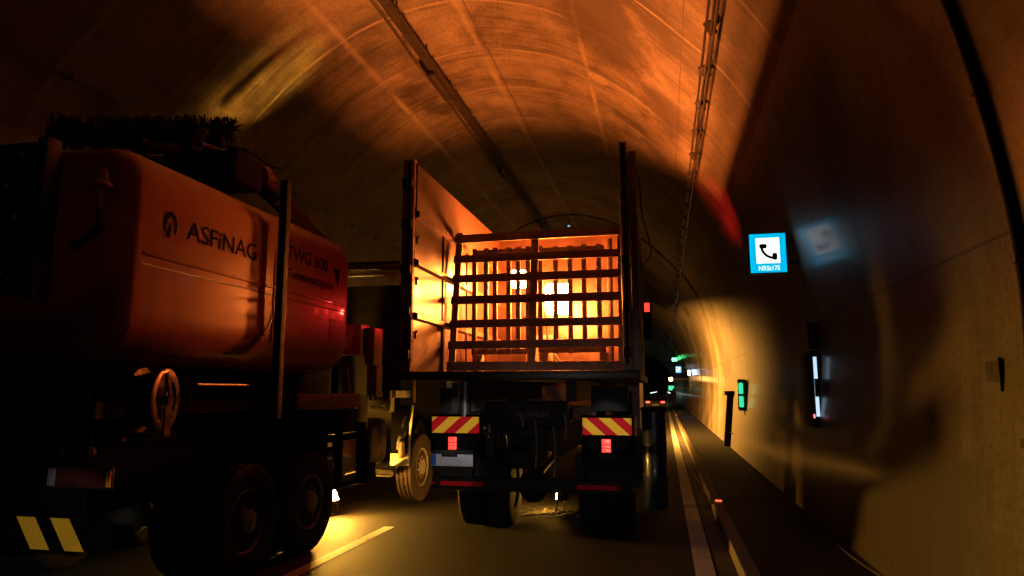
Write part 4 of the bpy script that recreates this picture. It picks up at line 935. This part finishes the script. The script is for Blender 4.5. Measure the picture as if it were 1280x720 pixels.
car = thing('parked_car', (cx0, cy0, 0), 'small dark parked car with red tail lamps far ahead', 'car')
mb = MB(); mb.prism([(cy0 - 2.1, .35), (cy0 - 2.15, .85), (cy0 - 1.8, .98), (cy0 + .9, .95), (cy0 + 2.0, .75), (cy0 + 2.1, .35)], cx0 - .85, cx0 + .85, 'X'); body = mb.build('body', M['carpaint'], car, smooth=False)
mb = MB(); mb.prism([(cy0 - 1.9, .97), (cy0 - 1.4, 1.45), (cy0 + .2, 1.48), (cy0 + .95, .96)], cx0 - .72, cx0 + .72, 'X'); mb.build('cabin', M['carglass'], car, smooth=False)
for s in (-1, 1): MB().b2((cx0 + s * .62 - .16, cy0 - 2.19, .70), (cx0 + s * .62 + .16, cy0 - 2.15, .84)).build('tail_lamp', M['tailcar'], car)
for s in (-1, 1):
    for y in (-1.3, 1.3): tyre_mesh((cx0 + s * .78, cy0 + y, .31), (s, 0, 0), .31, .2, n=24).build('wheel', M['rubber'], car)
MB().b2((cx0 - .26, cy0 - 2.18, .50), (cx0 + .26, cy0 - 2.155, .61)).build('number_plate', M['plate'], car)
def person(loc, face, m, pose, label, vest=False):
    """one skinned figure, feet at loc"""
    J = {'pel': (0, 0, .95), 'che': (0, .02, 1.28), 'neck': (0, .02, 1.50), 'hd': (0, 0, 1.63), 'top': (0, .0, 1.76),
         'shL': (-.19, .02, 1.44), 'elL': (-.25, .04, 1.16), 'haL': (-.20, -.12, .94), 'shR': (.19, .02, 1.44), 'elR': (.26, .05, 1.16), 'haR': (.24, -.08, .92),
         'hiL': (-.10, 0, .90), 'knL': (-.12, -.03, .50), 'anL': (-.13, .03, .09), 'toL': (-.14, -.14, .05), 'hiR': (.10, 0, .90), 'knR': (.13, -.02, .50), 'anR': (.14, .04, .09), 'toR': (.17, -.13, .05)}
    J.update(pose); K = list(J); rad = dict(pel=.15, che=.16, neck=.065, hd=.10, top=.07, shL=.075, shR=.075, elL=.05, elR=.05, haL=.042, haR=.042, hiL=.095, hiR=.095, knL=.065, knR=.065, anL=.05, anR=.05, toL=.042, toR=.042)
    E_ = [('pel', 'che'), ('che', 'neck'), ('neck', 'hd'), ('hd', 'top'), ('che', 'shL'), ('shL', 'elL'), ('elL', 'haL'), ('che', 'shR'), ('shR', 'elR'), ('elR', 'haR'), ('pel', 'hiL'), ('hiL', 'knL'), ('knL', 'anL'), ('anL', 'toL'), ('pel', 'hiR'), ('hiR', 'knR'), ('knR', 'anR'), ('anR', 'toR')]
    me = bpy.data.meshes.new('fig'); me.from_pydata([J[k] for k in K], [(K.index(a), K.index(b)) for a, b in E_], [])
    o = bpy.data.objects.new('fig', me); COL.objects.link(o); o.modifiers.new('s', 'SKIN'); sm = o.modifiers.new('d', 'SUBSURF'); sm.levels = 2
    for i, k in enumerate(K): me.skin_vertices[0].data[i].radius = (rad[k], rad[k]); me.skin_vertices[0].data[i].use_root = (k == 'pel')
    dg = bpy.context.evaluated_depsgraph_get(); m2 = bpy.data.meshes.new_from_object(o.evaluated_get(dg)); bpy.data.objects.remove(o)
    m2.materials.clear(); m2.materials.append(m); m2.polygons.foreach_set('use_smooth', [True] * len(m2.polygons))
    b_ = bpy.data.objects.new('person', m2); COL.objects.link(b_); b_.location = loc; b_.rotation_euler = (0, 0, face); tag(b_, label, 'person')
    hm = MB(); hm.ell((0, 0, 1.70), (.115, .13, .10), 16); hm.b2((-.10, -.19, 1.665), (.10, -.08, 1.685), .005); h_ = hm.build('helmet', M['white'] if vest else M['cloth']); h_.parent = b_
    return b_
person((.22, 61.0, 0), R(20), M['cloth'], {'haL': (-.05, -.22, 1.12)}, 'person in dark work clothes standing nearer the parked car')
person((.86, 62.6, .142), R(-60), M['cloth'], {'haR': (.10, -.25, 1.2)}, 'person in dark clothes standing on the walkway below the distant sign')

# ------------------------------------------------------------------ lights that the photograph shows the effect of
def spot(name, loc, to, col, power, size, blend=.3, rad=.05):
    l = bpy.data.lights.new(name, 'SPOT'); l.energy = power; l.color = col; l.spot_size = size; l.spot_blend = blend; l.shadow_soft_size = rad
    o = bpy.data.objects.new(name, l); COL.objects.link(o); o.location = loc; o.rotation_euler = (Vector(to) - Vector(loc)).to_track_quat('-Z', 'Y').to_euler(); return o
# added spots by the camera, standing in for retroreflection of boards, plate and road lines
spot('retro_fill_spot', (-.1, -.35, 1.95), (-1.62, 8.2, 1.02), (1, .93, .88), 45, R(16.5), .3)
for q in ((-2.51, 8.17, 1.30), (-.665, 8.17, 1.30)): spot('retro_fill_spot', (-.1, -.35, 1.95), q, (1, .93, .88), 1300, R(4.6), .35)
spot('retro_fill_spot', (-.1, -.35, 1.95), (-2.5, 8.1, .86), (1, .93, .88), 420, R(4.4), .35)
spot('retro_fill_spot', (-.3, -.35, 1.95), PY(66, 668, 4.1), (1, .93, .88), 300, R(9), .3)
spot('tripod_flood', TF, TF + Vector((7, 2.8, .1)), (1, .42, .06), 34000, R(170), 1.0, .03)
spot('retro_fill_spot', (-.1, -.35, 1.95), (-1.0, 8.0, 0), (1, .92, .88), 130, R(42), .9)
spot('retro_fill_spot', (-.3, -.35, 1.95), PY(22, 275, 4.1), (1, .95, .92), 14, R(15), .5)
spot('red_flank_beam', (-3.40, 10.05, 2.95), (-3.95, 7.9, 2.95), (1, .03, .02), 30, R(120), .8, .04)
spot('vault_streak_spot', wlp, wtg, (1, .40, .045), 8500, R(21), .6, .10)
# red spot added without a lamp body, for the red patch on the wall
rt = on(s_of_z(5.45), 14.0); spot('red_patch_spot', (-.10, 12.2, 4.0), rt, (1, .02, .015), 760, R(42), .9, .12)

w = bpy.data.worlds.new('World'); sc.world = w; w.use_nodes = True; nt = w.node_tree
sky = nt.nodes.new('ShaderNodeTexSky'); sky.sky_type = 'NISHITA'; sky.sun_disc = False; sky.sun_elevation = R(1); nt.links.new(sky.outputs[0], nt.nodes['Background'].inputs[0]); nt.nodes['Background'].inputs[1].default_value = .002

sc.view_settings.view_transform = 'Standard'; sc.view_settings.look = 'None'; sc.view_settings.exposure = 0; sc.view_settings.gamma = 1; sc.view_settings.use_curve_mapping = False
sc.render.engine = 'CYCLES'; cy = sc.cycles; cy.max_bounces = 6; cy.diffuse_bounces = 1; cy.glossy_bounces = 3; cy.sample_clamp_indirect = 4; cy.caustics_reflective = False; cy.caustics_refractive = False

cy.use_denoising = True; cy.use_adaptive_sampling = True; cy.adaptive_threshold = .004
for k in ('tail', 'led_red', 'redbeacon', 'greenlens', 'tailcar', 'farwhite', 'palelens', 'faintletter2'): M[k].cycles.emission_sampling = 'NONE'
